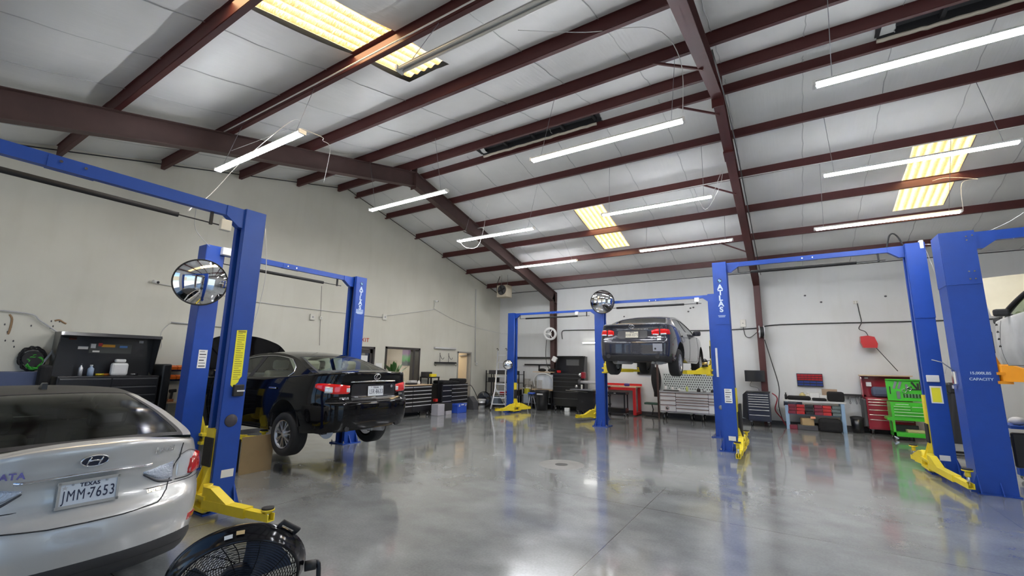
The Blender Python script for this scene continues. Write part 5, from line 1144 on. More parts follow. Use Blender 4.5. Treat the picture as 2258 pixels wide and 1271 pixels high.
# wire shelf in the corner
t = thing('shelf_unit', 'black open shelf unit in the far corner behind the ladder', 'shelf', (1.0, 15.85, 0))
for sx_ in (-1, 1):
    for sy in (-1, 1): part(MB().bx((sx_ * .82 - .018, sy * .2 - .018, 0), (sx_ * .82 + .018, sy * .2 + .018, 1.5), blk), 'leg', None, t)
part(MB().bx((-.45, -.21, 0), (-.42, -.18, 1.5), blk), 'leg', None, t)
for z in (.12, .52, 1.02, 1.36): part(MB().bx((-.84, -.22, z - .02), (.84, .22, z), blk), 'shelf', None, t)
for (x, z, w_, h_, m_, nm, lab, ct) in ((.5, 1.36, .38, .15, dgrey, 'storage_bin', 'dark storage bin at the left of the top corner shelf', 'bin'), (.98, 1.36, .3, .16, dgrey, 'storage_bin', 'dark storage bin on the middle of the top corner shelf', 'bin'), (1.45, 1.36, .4, .14, dgrey, 'storage_bin', 'dark storage bin right on the top corner shelf', 'bin'),
    (.48, 1.02, .4, .18, blkm, 'tool_case', 'black case stack on the second corner shelf', 'case'), (1.45, 1.02, .42, .15, card, 'cardboard_box', 'cardboard box on the second corner shelf', 'box'), (1.05, .52, .3, .13, red, 'storage_bin', 'red bin on the third corner shelf behind the ladder', 'bin'), (1.5, .52, .4, .2, blkm, 'storage_bin', 'black bin on the third corner shelf', 'bin'),
    (1.0, 1.02, .26, .25, lgrey, 'paint_can', 'grey canister on the corner shelf behind the ladder', 'can'), (.6, .12, .4, .3, mat('slate_box', (.2, .24, .3), .5), 'storage_bin', 'grey bin on the bottom corner shelf', 'bin'), (1.4, .12, .5, .28, cl, 'storage_tote', 'pale tote on the bottom corner shelf', 'tote')):
    simple(nm, lab, ct, m_, (x, 15.8, z), (w_, .34, h_), 0, None, .015)
# ladder
t = thing('ladder', 'tall aluminium folding ladder with a flared base', 'ladder', (0, 0, 0)); A0 = Vector((1.4, 14.25, 0)); A1 = Vector((1.92, 14.55, 0)); T0 = Vector((1.2, 15.0, 2.3)); T1 = Vector((1.62, 15.0, 2.3)); m0 = A0.lerp(T0, .36) + Vector((.1, 0, 0)); m1 = A1.lerp(T1, .36) - Vector((.06, 0, 0))
for a, m_, b_ in ((A0, m0, T0), (A1, m1, T1)): part(MB().tube([a, a.lerp(m_, .5) + Vector(((m_ - a).x * .1, 0, 0)), m_, b_], .03, alu, 6), 'rail', None, t); part(MB().cyl(a, a + Vector((0, 0, .06)), .03, rub, 10), 'foot', None, t); part(MB().tube(catmull([b_, b_ + Vector((0, 0, .06)), b_ + Vector((.0, -.05, .1)), b_ + Vector((0, -.1, .07))], 4), .012, blkm), 'hook', None, t)
for k in range(1, 9):
    u = k / 8.6; 
    if u < .4: a, b_ = A0.lerp(m0, u / .4), A1.lerp(m1, u / .4)
    else: a, b_ = m0.lerp(T0, (u - .4) / .6), m1.lerp(T1, (u - .4) / .6)
    part(MB().beam(a, b_, .07, .03), 'rung', alu, t)
for a, m_ in ((A0, m0), (A1, m1)): part(MB().tube([m_ + Vector((0, .03, .0)), a + Vector((0, 1.15, 0))], .02, alu, 6), 'rear_rail', None, t)
for k in (1, 2, 3): part(MB().beam((m0 + Vector((0, .03, 0))).lerp(A0 + Vector((0, 1.15, 0)), k / 4), (m1 + Vector((0, .03, 0))).lerp(A1 + Vector((0, 1.15, 0)), k / 4), .06, .02), 'rung', alu, t)
# workbench with white tubs
t = thing('workbench', 'cluttered workbench with pale top against the back wall', 'workbench', (2.35, 16.35, 0)); part(MB().bx((-.75, -.3, .74), (.8, .35, .78), wood), 'worktop', None, t)
for x in (-.7, .75):
    for y in (-.25, .3): part(MB().bx((x - .03, y - .03, 0), (x + .03, y + .03, .74), blk), 'leg', None, t)
part(MB().bx((-.72, -.28, .2), (.76, .33, .23), steel), 'lower_shelf', None, t)
t = thing('parts_washer', 'white and grey parts washing cabinet on the workbench', 'parts washer', (2.72, 16.4, .78)); part(MB().box((.0, .05, .3), (.8, .4, .6), mat('washer_white', (.62, .66, .7), .4), None, .03), 'tub', None, t); part(MB().bx((-.55, -.22, .68), (.42, .3, .71), wood), 'top_board', None, t); part(MB().tube(catmull([(-.5, -.15, .1), (-.5, -.2, .4), (-.3, -.22, .6), (.1, -.22, .62), (.35, -.22, .45), (.42, -.22, .1)], 5), .02, white), 'hose', None, t); part(MB().box((-.22, -.19, .2), (.2, .04, .34), lgrey, None, .01), 'control_panel', None, t)
for k, (x, lab) in enumerate(((2.5, 'left pile of black rags on the washer top board'), (2.95, 'right pile of black rags on the washer top board'))): o = MB().sphere((0, 0, .05), .18, cloth, 14, (1, .7, .4)).build('rag_pile', None, None, (x, 16.4, 1.5)); tag(o, lab, 'rags')
for k, (x, h_, lab) in enumerate(((1.72, .4, 'tall clear stack of small drawers left on the workbench'), (1.98, .3, 'short clear stack of small drawers on the workbench'), (2.15, .34, 'clear stack of small drawers beside the washer'))): simple('drawer_organizer', lab, 'organizer', mat('clear_drawers', (.42, .4, .36), .4, var=.3, vscale=20), (x, 16.5, .78), (.22, .2, h_))
t = thing('rail_bracket', 'long black steel rail bracket high on the back wall', 'bracket', (0, 16.6, 0)); part(MB().bx((.85, .2, 2.03), (2.9, .26, 2.1), blk), 'rail', None, t); part(MB().bx((.8, .18, 2.0), (1.0, .27, 2.14), blk), 'end_block', None, t); part(MB().bx((1.4, .2, 1.74), (3.05, .24, 1.8), blk), 'lower_rail', None, t); part(MB().bx((2.1, .2, 1.5), (2.16, .24, 1.74), blk), 'upright', None, t); part(MB().beam((2.85, .22, 2.06), (3.1, .1, 1.6), .05, .04), 'strut', blk, t)
t = thing('pressure_washer', 'yellow and grey pressure washer standing on the floor', 'pressure washer', (2.08, 15.9, 0)); part(MB().box((0, 0, .12), (.34, .32, .22), blkm, None, .04), 'base', None, t); part(MB().box((0, 0, .4), (.26, .24, .4), mat('grey_blue_plastic', (.35, .4, .47), .4), None, .03), 'motor_cover', None, t); part(MB().box((0, -.02, .68), (.2, .2, .26), mat('olive_yellow', (.45, .42, .03), .4), None, .06), 'top_cover', None, t); part(MB().tube([(-.15, .05, .3), (-.15, .08, .95), (.15, .08, .95), (.15, .05, .3)], .014, blkm), 'handle', None, t)
for x in (-.17, .17): part(MB().cyl((x - .02, 0, .08), (x + .02, 0, .08), .08, rub, 18), 'wheel', None, t)
t = thing('trash_can', 'black trash can with a pale band beside the big black chest', 'trash can', (2.87, 15.7, 0)); part(MB().lathe([(0, 0), (.22, 0), (.27, .72), (.28, .74), (.26, .74), (.22, .04)], (0, 0, 0), (0, 0, 1), blk, 32), 'bin', None, t); part(MB().box((.05, -.27, .63), (.26, .02, .05), lgrey), 'band', None, t); part(MB().lathe([(.27, .7), (.27, .78), (.2, .76)], (0, 0, 0), (0, 0, 1), blkm, 32), 'liner', None, t)
t = thing('stool', 'blue topped metal stool behind the trash can', 'stool', (2.38, 15.75, 0)); part(MB().cyl((0, 0, .6), (0, 0, .66), .17, bl, 22), 'seat', None, t)
for a in (0, 2.1, 4.2): part(MB().cyl((.06 * cos(a), .06 * sin(a), .6), (.2 * cos(a), .2 * sin(a), 0), .012, alu, 8), 'leg', None, t)
def reel(label, c, R, ax, m, cname='hose_reel'):
    t = thing(cname, label, 'hose reel', c); ax = Vector(ax).normalized(); z = Vector((0, 0, 0))
    for s in (-1, 1): part(MB().lathe([(R * .7, s * .06), (R, s * .055), (R, s * .075), (R * .7, s * .075)], z, ax, m, 32), 'flange', None, t)
    part(MB().lathe([(R * .8, -.055), (R * .8, .055)], z, ax, blkm, 28), 'wound_hose', None, t); part(MB().cyl(-ax * .08, ax * .08, R * .2, m, 16), 'hub', None, t)
    u = Vector((0, 0, 1)); v = ax.cross(u).normalized()
    for k in range(3): a = 2.1 * k + .5; part(MB().beam(ax * -.08, ax * -.08 + (u * cos(a) + v * sin(a)) * R * .9, .035, .01, None, ax), 'spoke', m, t)
    return t
reel('round pale hose reel on the brown column at the back wall', (2.9, 16.35, 3.05), .27, (-.35, 1, 0), white); reel('grey hose reel clamped on the maroon column', (10.6, 16.42, 2.95), .2, (1, .15, 0), alu)
cable([(2.75, 16.3, 2.8), (2.72, 16.3, 2.2), (2.8, 16.25, 1.8), (3.0, 16.2, 1.5)], .014, bcord, 'black hose dropping from the pale hose reel', 'hose', None, 'air_hose')
# big black chest with hutch
t = thing('tool_chest', 'big black tool chest with tall hutch and screen at the back wall', 'tool chest', (3.8, 16.35, 0)); chest(t, 1.25, .6, .18, 1.46, blk, dgrey, [(1, [1, 1, 1.4, 1.4, 1.8, 2])], None, True, 0, .02)
mb = MB(); mb.bx((-.62, .22, 1.46), (.62, .28, 2.12), blk)
for s in (-1, 1): mb.prism([(-.1, 1.46), (.28, 1.46), (.28, 2.12), (.05, 2.12)], 'x', s * .61 - .015, s * .61 + .015, blk)
mb.bx((-.62, .02, 2.1), (.55, .28, 2.14), blk); part(mb, 'hutch', None, t); part(MB().bx((-.26, .2, 1.76), (.3, .215, 2.0), mat('dull_screen', (.12, .12, .12), .2)), 'screen', None, t)
part(MB().box((-.62, -.15, 2.0), (.2, .12, .2), labw, Matrix.Rotation(.5, 3, 'Y'), .02), 'towel_roll', None, t); simple('parts_box', 'red and white box on the hutch shelf', 'box', red, (3.4, 16.15, 1.46), (.14, .12, .1)); simple('paper_note', 'white carton lying on the floor under the big black chest', 'box', labw, (3.85, 15.95, 0), (.2, .1, .14))
# tyre machine
t = thing('tire_changer', 'black tyre changing machine with chrome arms beside the centre blue column', 'tyre machine', (4.8, 15.7, 0)); part(MB().prism([(-.35, .12), (.4, .12), (.3, .85), (-.25, .85)], 'y', -.25, .25, blk), 'machine_body', None, t); part(MB().box((-.1, -.2, .88), (.9, .35, .03), steel), 'tray', None, t); part(MB().bx((-.3, .15, .8), (-.18, .27, 1.45), blk), 'post', None, t); part(MB().cyl((-.28, 0, 1.15), (.45, 0, 1.15), .055, lgrey, 16), 'shaft', None, t); part(MB().cyl((-.35, 0, 1.15), (-.26, 0, 1.15), .1, dgrey, 20), 'chuck', None, t)
part(MB().box((-.15, .0, 1.4), (.16, .16, .24), dred, None, .03), 'motor', None, t); part(MB().sphere((-.25, -.1, 1.42), .07, chrome, 12), 'knob', None, t); part(MB().sphere((-.35, -.22, .99), .06, chrome, 12), 'knob', None, t); part(MB().box((-.13, -.22, .98), (.05, .05, .16), offw), 'cup', None, t); part(MB().beam((-.75, -.3, .84), (.15, -.3, .8), .03, .02), 'bead_lever', chrome, t)
for x in (-.3, .3): caster(t, x, -.2, .055); caster(t, x, .2, .055)
# red bench with cart below
t = thing('workbench', 'red framed workbench with pale top at the back wall', 'workbench', (5.85, 16.4, 0)); part(MB().bx((-.75, -.35, 1.0), (.68, .35, 1.04), wood), 'worktop', None, t); part(MB().bx((-.75, -.34, .9), (.66, -.3, 1.0), red), 'apron', None, t); part(MB().bx((-.75, .3, 1.04), (.7, .34, 1.12), red), 'back_rail', None, t)
for x, y in ((-.7, -.3), (-.7, .3), (.6, -.3), (.6, .3)): part(MB().bx((x - .05, y - .05, .04), (x + .05, y + .05, 1.0), red), 'leg', None, t)
part(MB().bx((.55, -.33, .04), (.66, .33, .14), red), 'foot_rail', None, t); simple('rag', 'purple glove lump on the red workbench', 'rag', mat('purple_rag', (.08, .04, .25), .7), (6.15, 16.2, 1.04), (.2, .14, .1), 0, None, .04)
for x, lab in ((5.5, 'long wrench left on the red workbench'), (5.75, 'short wrench on the red workbench')): tag(MB().beam((-.1, -.03, .008), (.1, .03, .008), .02, .012, steel).build('wrench', None, None, (x, 16.15, 1.04)), lab, 'tool')
t = thing('utility_cart', 'black two tier cart parked under the red workbench', 'cart', (5.88, 15.85, 0)); part(MB().bx((-.38, -.2, .76), (.38, .2, .84), blk), 'top_tray', None, t); part(MB().bx((-.34, -.18, .12), (.36, .18, .28), blk), 'bottom_tray', None, t)
for x in (-.33, .33):
    for y in (-.17, .17): part(MB().bx((x - .02, y - .02, .28), (x + .02, y + .02, .76), blk), 'leg', None, t); caster(t, x, y, .045)
part(MB().bx((-.05, -.205, .79), (.03, -.2, .81), labw), 'label', None, t)
t = thing('utility_cart', 'tall thin black wire rack left of the two tier cart', 'cart', (5.45, 15.95, 0))
for z in (.35, .66, .98): part(MB().bx((-.12, -.15, z), (.12, .15, z + .05), blk), 'tray', None, t)
for x in (-.1, .1): part(MB().bx((x - .01, -.15, 0), (x + .01, -.13, 1.0), alu), 'leg', None, t)
# wall screen, coat, stool
t = thing('wall_screen', 'black flat screen on the back wall below the lifted sedan', 'screen', (6.7, 16.82, 1.68)); part(MB().box((0, 0, 0), (.66, .05, .42), blk, None, .01), 'screen', None, t); part(MB().bx((-.1, .02, -.1), (.1, .06, .1), dgrey), 'bracket', None, t)
t = thing('jacket', 'long black jacket hanging beside the white tool chest', 'jacket', (7.14, 16.5, 0)); g = MB(); g.grid(lambda u, v: Vector((.16 * (.55 + .45 * sin(pi * min(1, u * 1.2))) * cos(2 * pi * v) * (1 + .12 * sin(9 * v * pi)), .07 * sin(2 * pi * v), 1.75 - 1.05 * u)), 14, 28, cloth); part(g, 'coat_body', None, t); part(MB().cyl((0, 0, 1.7), (0, .385, 1.72), .015, steel, 8), 'hanger', None, t)
o = MB().bx((-.03, -.03, 0), (.03, .03, 1.85), mat('brown_post', (.06, .03, .025), .5)).build('corner_post', None, None, (7.27, 16.2, 0)); tag(o, 'thin dark post at the left end of the white tool chest', 'post')
t = thing('work_stool', 'low dark green work seat on a bent frame', 'stool', (6.98, 16.4, 0)); part(MB().box((0, 0, .46), (.48, .3, .07), mat('dark_green_vinyl', (.03, .09, .06), .5), None, .02), 'seat', None, t); part(MB().tube([(0, 0, .43), (.04, 0, .25), (0, 0, .06)], .02, blkm), 'pedestal', None, t); part(MB().bx((-.24, -.18, .03), (.24, .18, .07), blkm), 'base', None, t)
for x, y, w_, h_, m_, lab in ((1.8, 16.3, .3, .25, cl, 'pale tub on the low shelf of the cluttered workbench'), (2.15, 16.3, .3, .18, blkm, 'black box on the low shelf of the cluttered workbench'), (2.75, 16.35, .35, .2, dgrey, 'dark box on the low shelf behind the trash can')): simple('storage_box', lab, 'box', m_, (x, y, .23), (w_, .3, h_))
simple('parts_tray', 'pale tray on the workbench left of the washer cabinet', 'tray', offw, (1.95, 16.12, .78), (.4, .2, .05)); simple('tool_case', 'black case below the tray of the tyre machine', 'case', blkm, (5.0, 16.3, 0), (.3, .3, .5))
# white tool chest
wc = mat('white_chest_paint', (.88, .88, .9), .3, coat=.3); rg = mat('rose_pull', (.62, .48, .45), .3, .4)
t = thing('tool_chest', 'long white tool chest with many drawers on big casters', 'tool chest', (8.42, 16.25, 0)); chest(t, 2.1, .6, .24, .92, wc, rg, [(.25, [1.1, 1.5, 1.6, 2.2]), (.5, [1.2, .8, .8, .8, 1.1, 1.1]), (.25, [1.2, .8, .8, 2.6])], mat('steel_top', (.5, .5, .52), .3, .7), False, 0, .022, gapm=blkm)
for x in (-.95, -.05, .3, .95):
    for y in (-.22, .2): caster(t, x, y, .1)
part(MB().bx((-1.04, .24, .95), (1.04, .28, 1.55), mat('pegboard', (.55, .6, .58), .4)), 'pegboard', None, t)
mb = MB()
for i in range(26):
    for j in range(7): mb.cyl((-.98 + i * .078 + (j % 2) * .039, .238, 1.02 + j * .078), (-.98 + i * .078 + (j % 2) * .039, .232, 1.02 + j * .078), .024, dgrey, 6)
o = part(mb, 'peg_holes', None, t); o['kind'] = 'stuff'
mb = MB(); P = [(.075 * cos(a), .075 * sin(a)) for a in [pi / 6 + k * pi / 3 for k in range(6)]]; mb.prism(P, 'y', -.002, .0, dred); mb.prism([(x * .85, z * .85) for x, z in P], 'y', -.004, 0, labw); mb.cyl((0, 0, 0), (0, -.006, 0), .042, blk, 20); mb.cyl((.01, 0, .012), (.01, -.008, .012), .016, labw, 12); mb.xf(Matrix.Translation((-.8, -.318, .37))); part(mb, 'emblem', None, t)
part(MB().box((0, -.322, .885), (.2, .003, .018), blk), 'name_strip', None, t)
for k, (x, h_, r_, m_, lab) in enumerate(((7.55, .2, .05, white, 'white spray bottle at the left end of the white chest'), (7.78, .16, .045, white, 'short white bottle on the white chest'), (8.25, .2, .04, mat('lime_bottle', (.55, .62, .2), .4), 'lime coloured bottle on the white chest'), (8.62, .13, .06, blk, 'black can on the white chest'), (8.8, .12, .055, steel, 'steel can on the white chest'), (9.12, .24, .05, white, 'tall white cup on the white chest'), (9.28, .12, .04, lgrey, 'grey bottle at the right of the white chest'), (8.0, .12, .05, labw, 'white tape roll on the white chest'))): bottle(lab, m_, dgrey, (x, 16.15, .95), h_, r_)
simple('parts_tray', 'black parts tray at the right end of the white chest', 'tray', blkm, (9.25, 16.05, .95), (.45, .2, .08)); simple('parts_tray', 'black mat at the left end of the white chest', 'tray', blkm, (7.75, 16.05, .95), (.5, .2, .03))
t = thing('lantern', 'small black lantern shaped grease pot on the lift arm', 'lantern', (9.42, 12.45, 1.78)); part(MB().lathe([(0, 0), (.07, 0), (.08, .02), (.065, .04), (.065, .13), (.08, .15), (.04, .19), (.015, .21)], (0, 0, 0), (0, 0, 1), blk, 18), 'pot', None, t); part(MB().cyl((0, -.0, .05), (0, 0, .12), .067, brass, 18), 'band', None, t); part(MB().tube(catmull([(.06, 0, .15), (.13, 0, .16), (.14, 0, .08), (.1, 0, .04)], 4), .008, blk), 'handle', None, t)
# blue-black chest and monitor
navy = mat('navy_paint', (.02, .025, .05), .3, coat=.3)
t = thing('tool_chest', 'dark navy roller chest with white drawer pulls beside the maroon column', 'tool chest', (10.38, 16.15, 0)); chest(t, .62, .55, .16, 1.0, navy, white, [(1, [.9, .9, .9, 1, 1, 1.3, 2, 2.2])], None, True, 0, .016); part(MB().prism([(-.31, .2), (-.46, .25), (-.42, .95), (-.31, 1.06)], 'y', -.3, .0, blk), 'side_door', None, t); part(MB().box((0, 0, 1.03), (.66, .5, .05), blk, None, .01), 'top_tray', None, t)
t = thing('monitor', 'black flat monitor mounted on the maroon column', 'monitor', (10.3, 16.55, 1.52)); part(MB().box((0, -.05, 0), (.58, .04, .36), blk, None, .008), 'screen', None, t); part(MB().bx((.1, -.03, -.05), (.2, .06, .05), dgrey), 'arm', None, t)
cable([(10.2, 16.5, 1.35), (10.15, 16.45, 1.2), (10.35, 16.4, 1.15), (10.4, 16.35, 1.06)], .006, bcord, 'thin black lead looping below the column monitor')
cable([(10.66, 16.6, 2.7), (10.8, 16.6, 2.0), (10.95, 16.55, 1.2), (10.9, 16.5, .6), (11.0, 16.4, .1)], .014, bcord, 'black hose falling beside the maroon column', 'hose', None, 'air_hose')
cable([(10.75, 16.4, 1.0), (10.88, 16.38, .85), (10.8, 16.35, .5), (10.95, 16.35, .25), (11.05, 16.3, .05)], .018, dred, 'dark red hose hanging between navy chest and bench', 'hose', None, 'air_hose')
# light blue bench
t = thing('workbench', 'white topped workbench on light blue legs along the back wall', 'workbench', (11.8, 16.2, 0)); part(MB().bx((-.77, -.32, .8), (.77, .35, .85), mat('bench_white', (.62, .63, .62), .5)), 'worktop', None, t)
for x in (-.68, .68):
    for y in (-.27, .3): part(MB().bx((x - .045, y - .03, 0), (x + .045, y + .03, .8), ltblue), 'leg', None, t)
part(MB().bx((-.68, -.25, .42), (.68, .3, .45), ltblue), 'lower_shelf', None, t)
cb = [mat('case_maroon', (.2, .02, .04), .5), mat('case_black', (.02, .02, .022), .5), mat('case_red', (.45, .02, .02), .45), mat('case_grey', (.13, .17, .17), .5)]
names_ = ['maroon', 'black', 'red', 'grey green']; k = 0
for r_ in range(3):
    for c_ in range(6):
        ci = (c_ * 2 + r_ * 3) % 3 if c_ < 5 else 3; x = 11.25 + c_ * .215
        simple('tool_case', '%s %s tool case, %s layer, %s from the left under the bench' % (['flat', 'thin', 'small'][r_], names_[ci], ['bottom', 'middle', 'top'][r_], ['first', 'second', 'third', 'fourth', 'fifth', 'last'][c_]), 'case', cb[ci], (x, 16.0, .45 + r_ * .095), (.2, .3, .085), random.uniform(-.06, .06), 'tool cases under the light blue bench')
simple('cardboard_box', 'torn brown cardboard box under the bench', 'box', card, (11.6, 15.98, .14), (.3, .25, .2), .2); simple('tool_case', 'grey case on the floor under the bench', 'case', dgrey, (11.6, 16.0, 0), (.5, .3, .14)); simple('tool_bag', 'large black tool bag on the floor under the bench', 'bag', cloth, (12.15, 15.95, 0), (.55, .35, .36), 0, None, .08); simple('tool_case', 'red case on the floor at the left under the bench', 'case', cb[0], (11.25, 16.0, 0), (.2, .3, .12)); simple('rag', 'orange and white rag under the bench', 'rag', mat('orange_white', (.85, .35, .2), .6), (11.75, 15.85, .34), (.12, .08, .06))
o = MB().cyl((-.25, 0, 0), (.22, 0, 0), .07, navy, 18).build('rolled_mat', None, None, (11.3, 15.95, .74)); tag(o, 'rolled blue bundle tucked under the bench top', 'roll')
bottle('dark bottle with a pale label at the left of the white bench', blkm, blk, (11.12, 16.1, .85), .2, .035)
for x, w_, h_, lab in ((11.45, .6, .12, 'flat black cloth pile along the white bench'), (11.95, .35, .08, 'low black cloth on the middle of the white bench'), (12.35, .4, .28, 'tall black bag at the right of the white bench')): simple('cloth_pile', lab, 'cloth', cloth, (x, 16.05, .85), (w_, .3, h_), 0, None, .05)
simple('parts_box', 'left white carton on the bench', 'box', labw, (11.85, 16.4, .85), (.24, .2, .2)); simple('parts_box', 'right white carton on the bench', 'box', labw, (12.1, 16.38, .85), (.24, .2, .15)); bottle('yellow jug on the bench', mat('jug_yellow', (.6, .5, .2), .5), white, (11.55, 16.3, .85), .24, .08, 'jug', 'jug'); bottle('pale jug beside the yellow jug on the bench', offw, white, (11.7, 16.35, .85), .22, .07, 'jug', 'jug')
simple('wooden_board', 'brown board with a white cap leaning behind the bench', 'board', mat('brown_board', (.35, .25, .17), .6), (12.25, 16.6, .86), (.38, .03, .32), 0, None, .01)
t = thing('parts_rack', 'red and blue parts bin rack on the back wall above the bench', 'bin rack', (11.79, 16.83, 1.43)); part(MB().bx((-.34, 0, -.2), (.34, .03, .2), navy), 'back_plate', None, t)
rb = mat('bin_red', (.42, .02, .03), .45); bb = mat('bin_blue', (.03, .06, .3), .45)
for j, (z, n_, m_) in enumerate(((.15, 7, rb), (.085, 7, rb), (.02, 7, rb), (-.06, 4, bb), (-.14, 4, bb))):
    for i in range(n_): w_ = .66 / n_; x = -.33 + w_ * (i + .5); part(MB().prism([(0, z + .025), (-.07, z + .02), (-.06, z - .025), (0, z - .025)], 'x', x - w_ * .45, x + w_ * .45, m_), 'bin', None, t)
t = thing('tool_hanger', 'black magnetic shelf with hanging chrome ring tools', 'tool rack', (12.82, 16.78, 1.0)); part(MB().bx((-.25, -.1, 0), (.3, .05, .05), blkm), 'rack', None, t)
for x in (-.08, .07, .15, .22): part(MB().tube([(x, -.06, 0), (x, -.06, -.16), (x + .02, -.06, -.2), (x, -.06, -.24), (x - .02, -.06, -.2), (x, -.06, -.16)], .009, steel), 'hanging_tool', None, t)
t = thing('bucket', 'black bucket with a bag liner right of the white bench', 'bucket', (12.8, 16.2, 0)); part(MB().lathe([(0, 0), (.13, 0), (.155, .4), (.14, .4), (.12, .03)], (0, 0, 0), (0, 0, 1), blk, 24), 'pail', None, t); part(MB().lathe([(.155, .38), (.16, .44), (.1, .46)], (0, 0, 0), (0, 0, 1), blkm, 20), 'liner', None, t)
# red chest
t = thing('tool_chest', 'dark red tool chest with open hutch behind the green cart', 'tool chest', (13.55, 16.42, 0)); chest(t, 1.0, .6, .14, 1.0, dred, mat('warm_chrome', (.75, .62, .55), .2, .8), [(1, [.9, .9, 1.6, 1.6, 1.6, 3])], None, True, 0, .02); part(MB().bx((-.58, -.3, .2), (-.5, .28, .95), dgrey, .02), 'side_rail', None, t)
mb = MB(); mb.bx((-.52, .26, 1.0), (.6, .3, 1.6), dred); mb.prism([(-.05, 1.0), (.3, 1.0), (.3, 1.62), (.1, 1.62)], 'x', -.53, -.51, dred); mb.bx((-.55, .0, 1.6), (.62, .3, 1.63), wood); part(mb, 'hutch', None, t); part(MB().bx((-.4, .2, 1.3), (-.28, .25, 1.42), labw), 'sticker', None, t); part(MB().bx((-.42, .2, 1.52), (-.34, .25, 1.56), labw), 'sticker', None, t)
simple('cap_pile', 'blue grey caps heaped on the dark red chest', 'caps', mat('denim', (.08, .1, .16), .8), (13.45, 16.4, 1.02), (.45, .3, .28), 0, None, .08)
# green cart
t = thing('tool_cart', 'bright green tool cart with raised lid full of tools', 'tool cart', (13.83, 15.45, 0)); W2 = .39
mb = MB(); mb.bx((-W2, -.25, .5), (W2, .25, .95), green)
for sx_ in (-1, 1):
    for sy in (-1, 1): mb.bx((sx_ * (W2 - .025) - .025, sy * .225 - .025, .1), (sx_ * (W2 - .025) + .025, sy * .225 + .025, .5), green)
mb.bx((-W2, -.25, .1), (W2, .25, .2), green); part(mb, 'cart_body', None, t)
part(MB().prism([(-W2, .48), (-W2 - .1, .5), (-W2 - .1, .55), (-W2, .58)], 'y', -.25, .2, green), 'side_handle', None, t)
for (x0_, x1_, z1_) in ((-.34, 0, .86), (-.34, 0, .79), (.02, .34, .86), (-.34, .34, .72), (-.34, .34, .64)):
    dr = part(MB().bx((x0_, -.262, z1_ - (.12 if x0_ > 0 else .055)), (x1_, -.25, z1_), green, .002), 'drawer', None, t); part(MB().bx((x0_ + .01, -.275, z1_ - .02), (x1_ - .01, -.26, z1_ - .005), mat('pale_green_pull', (.55, .75, .5), .3)), 'handle', None, t)
lidm = MB(); lidm.box((0, 0, .29), (.8, .05, .56), green, None, .005); lidm.box((0, -.02, .56), (.8, .1, .03), green)
lidm.xf(Matrix.Translation((.04, .24, .96)) @ Matrix.Rotation(-.12, 4, 'X')); lid = part(lidm, 'lid', None, t); lt = lambda x, z: (x + .04, .24 - .035 + (z) * .12, .96 + z)
for k, (x, z, s_, m_) in enumerate(((-.22, .42, (.05, .02, .2), steel), (-.12, .42, (.05, .02, .2), steel), (-.17, .16, (.07, .02, .2), steel), (.02, .4, (.05, .02, .1), steel), (.22, .32, (.3, .03, .02), blkm), (.18, .42, (.04, .03, .2), blkm), (.25, .4, (.04, .03, .16), blkm), (.3, .42, (.03, .03, .2), blkm), (.05, .35, (.16, .02, .02), blkm), (-.33, .28, (.02, .01, .2), blkm), (.35, .3, (.02, .01, .2), blkm))):
    part(MB().box(lt(x, z), s_, m_, Matrix.Rotation((.3 if k < 2 else (-.5 if k in (5, 8) else 0)), 3, 'Y')), 'lid_tool', None, t)
for x, z in ((-.04, .28), (.06, .33)): q = Vector(lt(x, z)); part(MB().tube([q + Vector((.045 * cos(a), -.01, .045 * sin(a))) for a in [2 * pi * i / 16 for i in range(16)]], .01, chrome, 6, True), 'ring_tool', None, t)
for k in range(11): q = Vector(lt(-.06 + k * .032, .15)); part(MB().bx(q - Vector((.01, .012, .05)), q + Vector((.01, .0, .05)), steel if k % 2 else blkm), 'lid_socket', None, t)
part(MB().box((-.16, -.2515, .905), (.26, .002, .012), labw), 'name_strip', None, t)
caster(t, W2 - .04, -.2, .05, white); caster(t, W2 - .04, .2, .05); caster(t, -W2 + .04, .2, .05); c_ = MB(); c_.cyl((-W2 + .02, -.2, .05), (-W2 + .06, -.2, .05), .05, chrome, 14); c_.box((-W2 + .04, -.24, .07), (.1, .02, .03), chrome, Matrix.Rotation(.6, 3, 'Y')); part(c_, 'chrome_caster', None, t)
simple('parts_box', 'yellow long box on the lower shelf of the green cart', 'box', mat('pale_yellow_box', (.6, .5, .25), .6), (13.9, 15.4, .2), (.35, .2, .07), .1); simple('parts_box', 'dark box at the back of the green cart shelf', 'box', dgrey, (13.75, 15.6, .2), (.5, .1, .16))
# wall boxes and cables of the back wall
t = thing('thermostat_box', 'grey thermostat box on the back wall left of the maroon column', 'wall box', (10.05, 16.84, 3.28)); part(MB().box((0, 0, 0), (.17, .06, .26), offw, None, .01), 'box', None, t); part(MB().cyl((0, -.03, 0), (0, -.035, 0), .015, blk, 10), 'dial', None, t)
t = thing('power_outlet', 'small outlet high on the back wall above the red reel', 'outlet', (13.16, 16.86, 3.82)); part(MB().box((0, 0, 0), (.12, .02, .1), offw, None, .004), 'plate', None, t)
for x in (-.03, .03):
    for z in (-.02, .02): part(MB().box((x, -.012, z), (.018, .004, .014), dgrey), 'socket', None, t)
cable([(13.2, 16.84, 3.78), (13.22, 16.82, 3.5), (13.24, 16.82, 3.2), (13.16, 16.8, 3.0), (13.3, 16.75, 2.9), (13.36, 16.7, 2.72)], .012, bcord, 'dark lead from the high outlet down to the red reel')
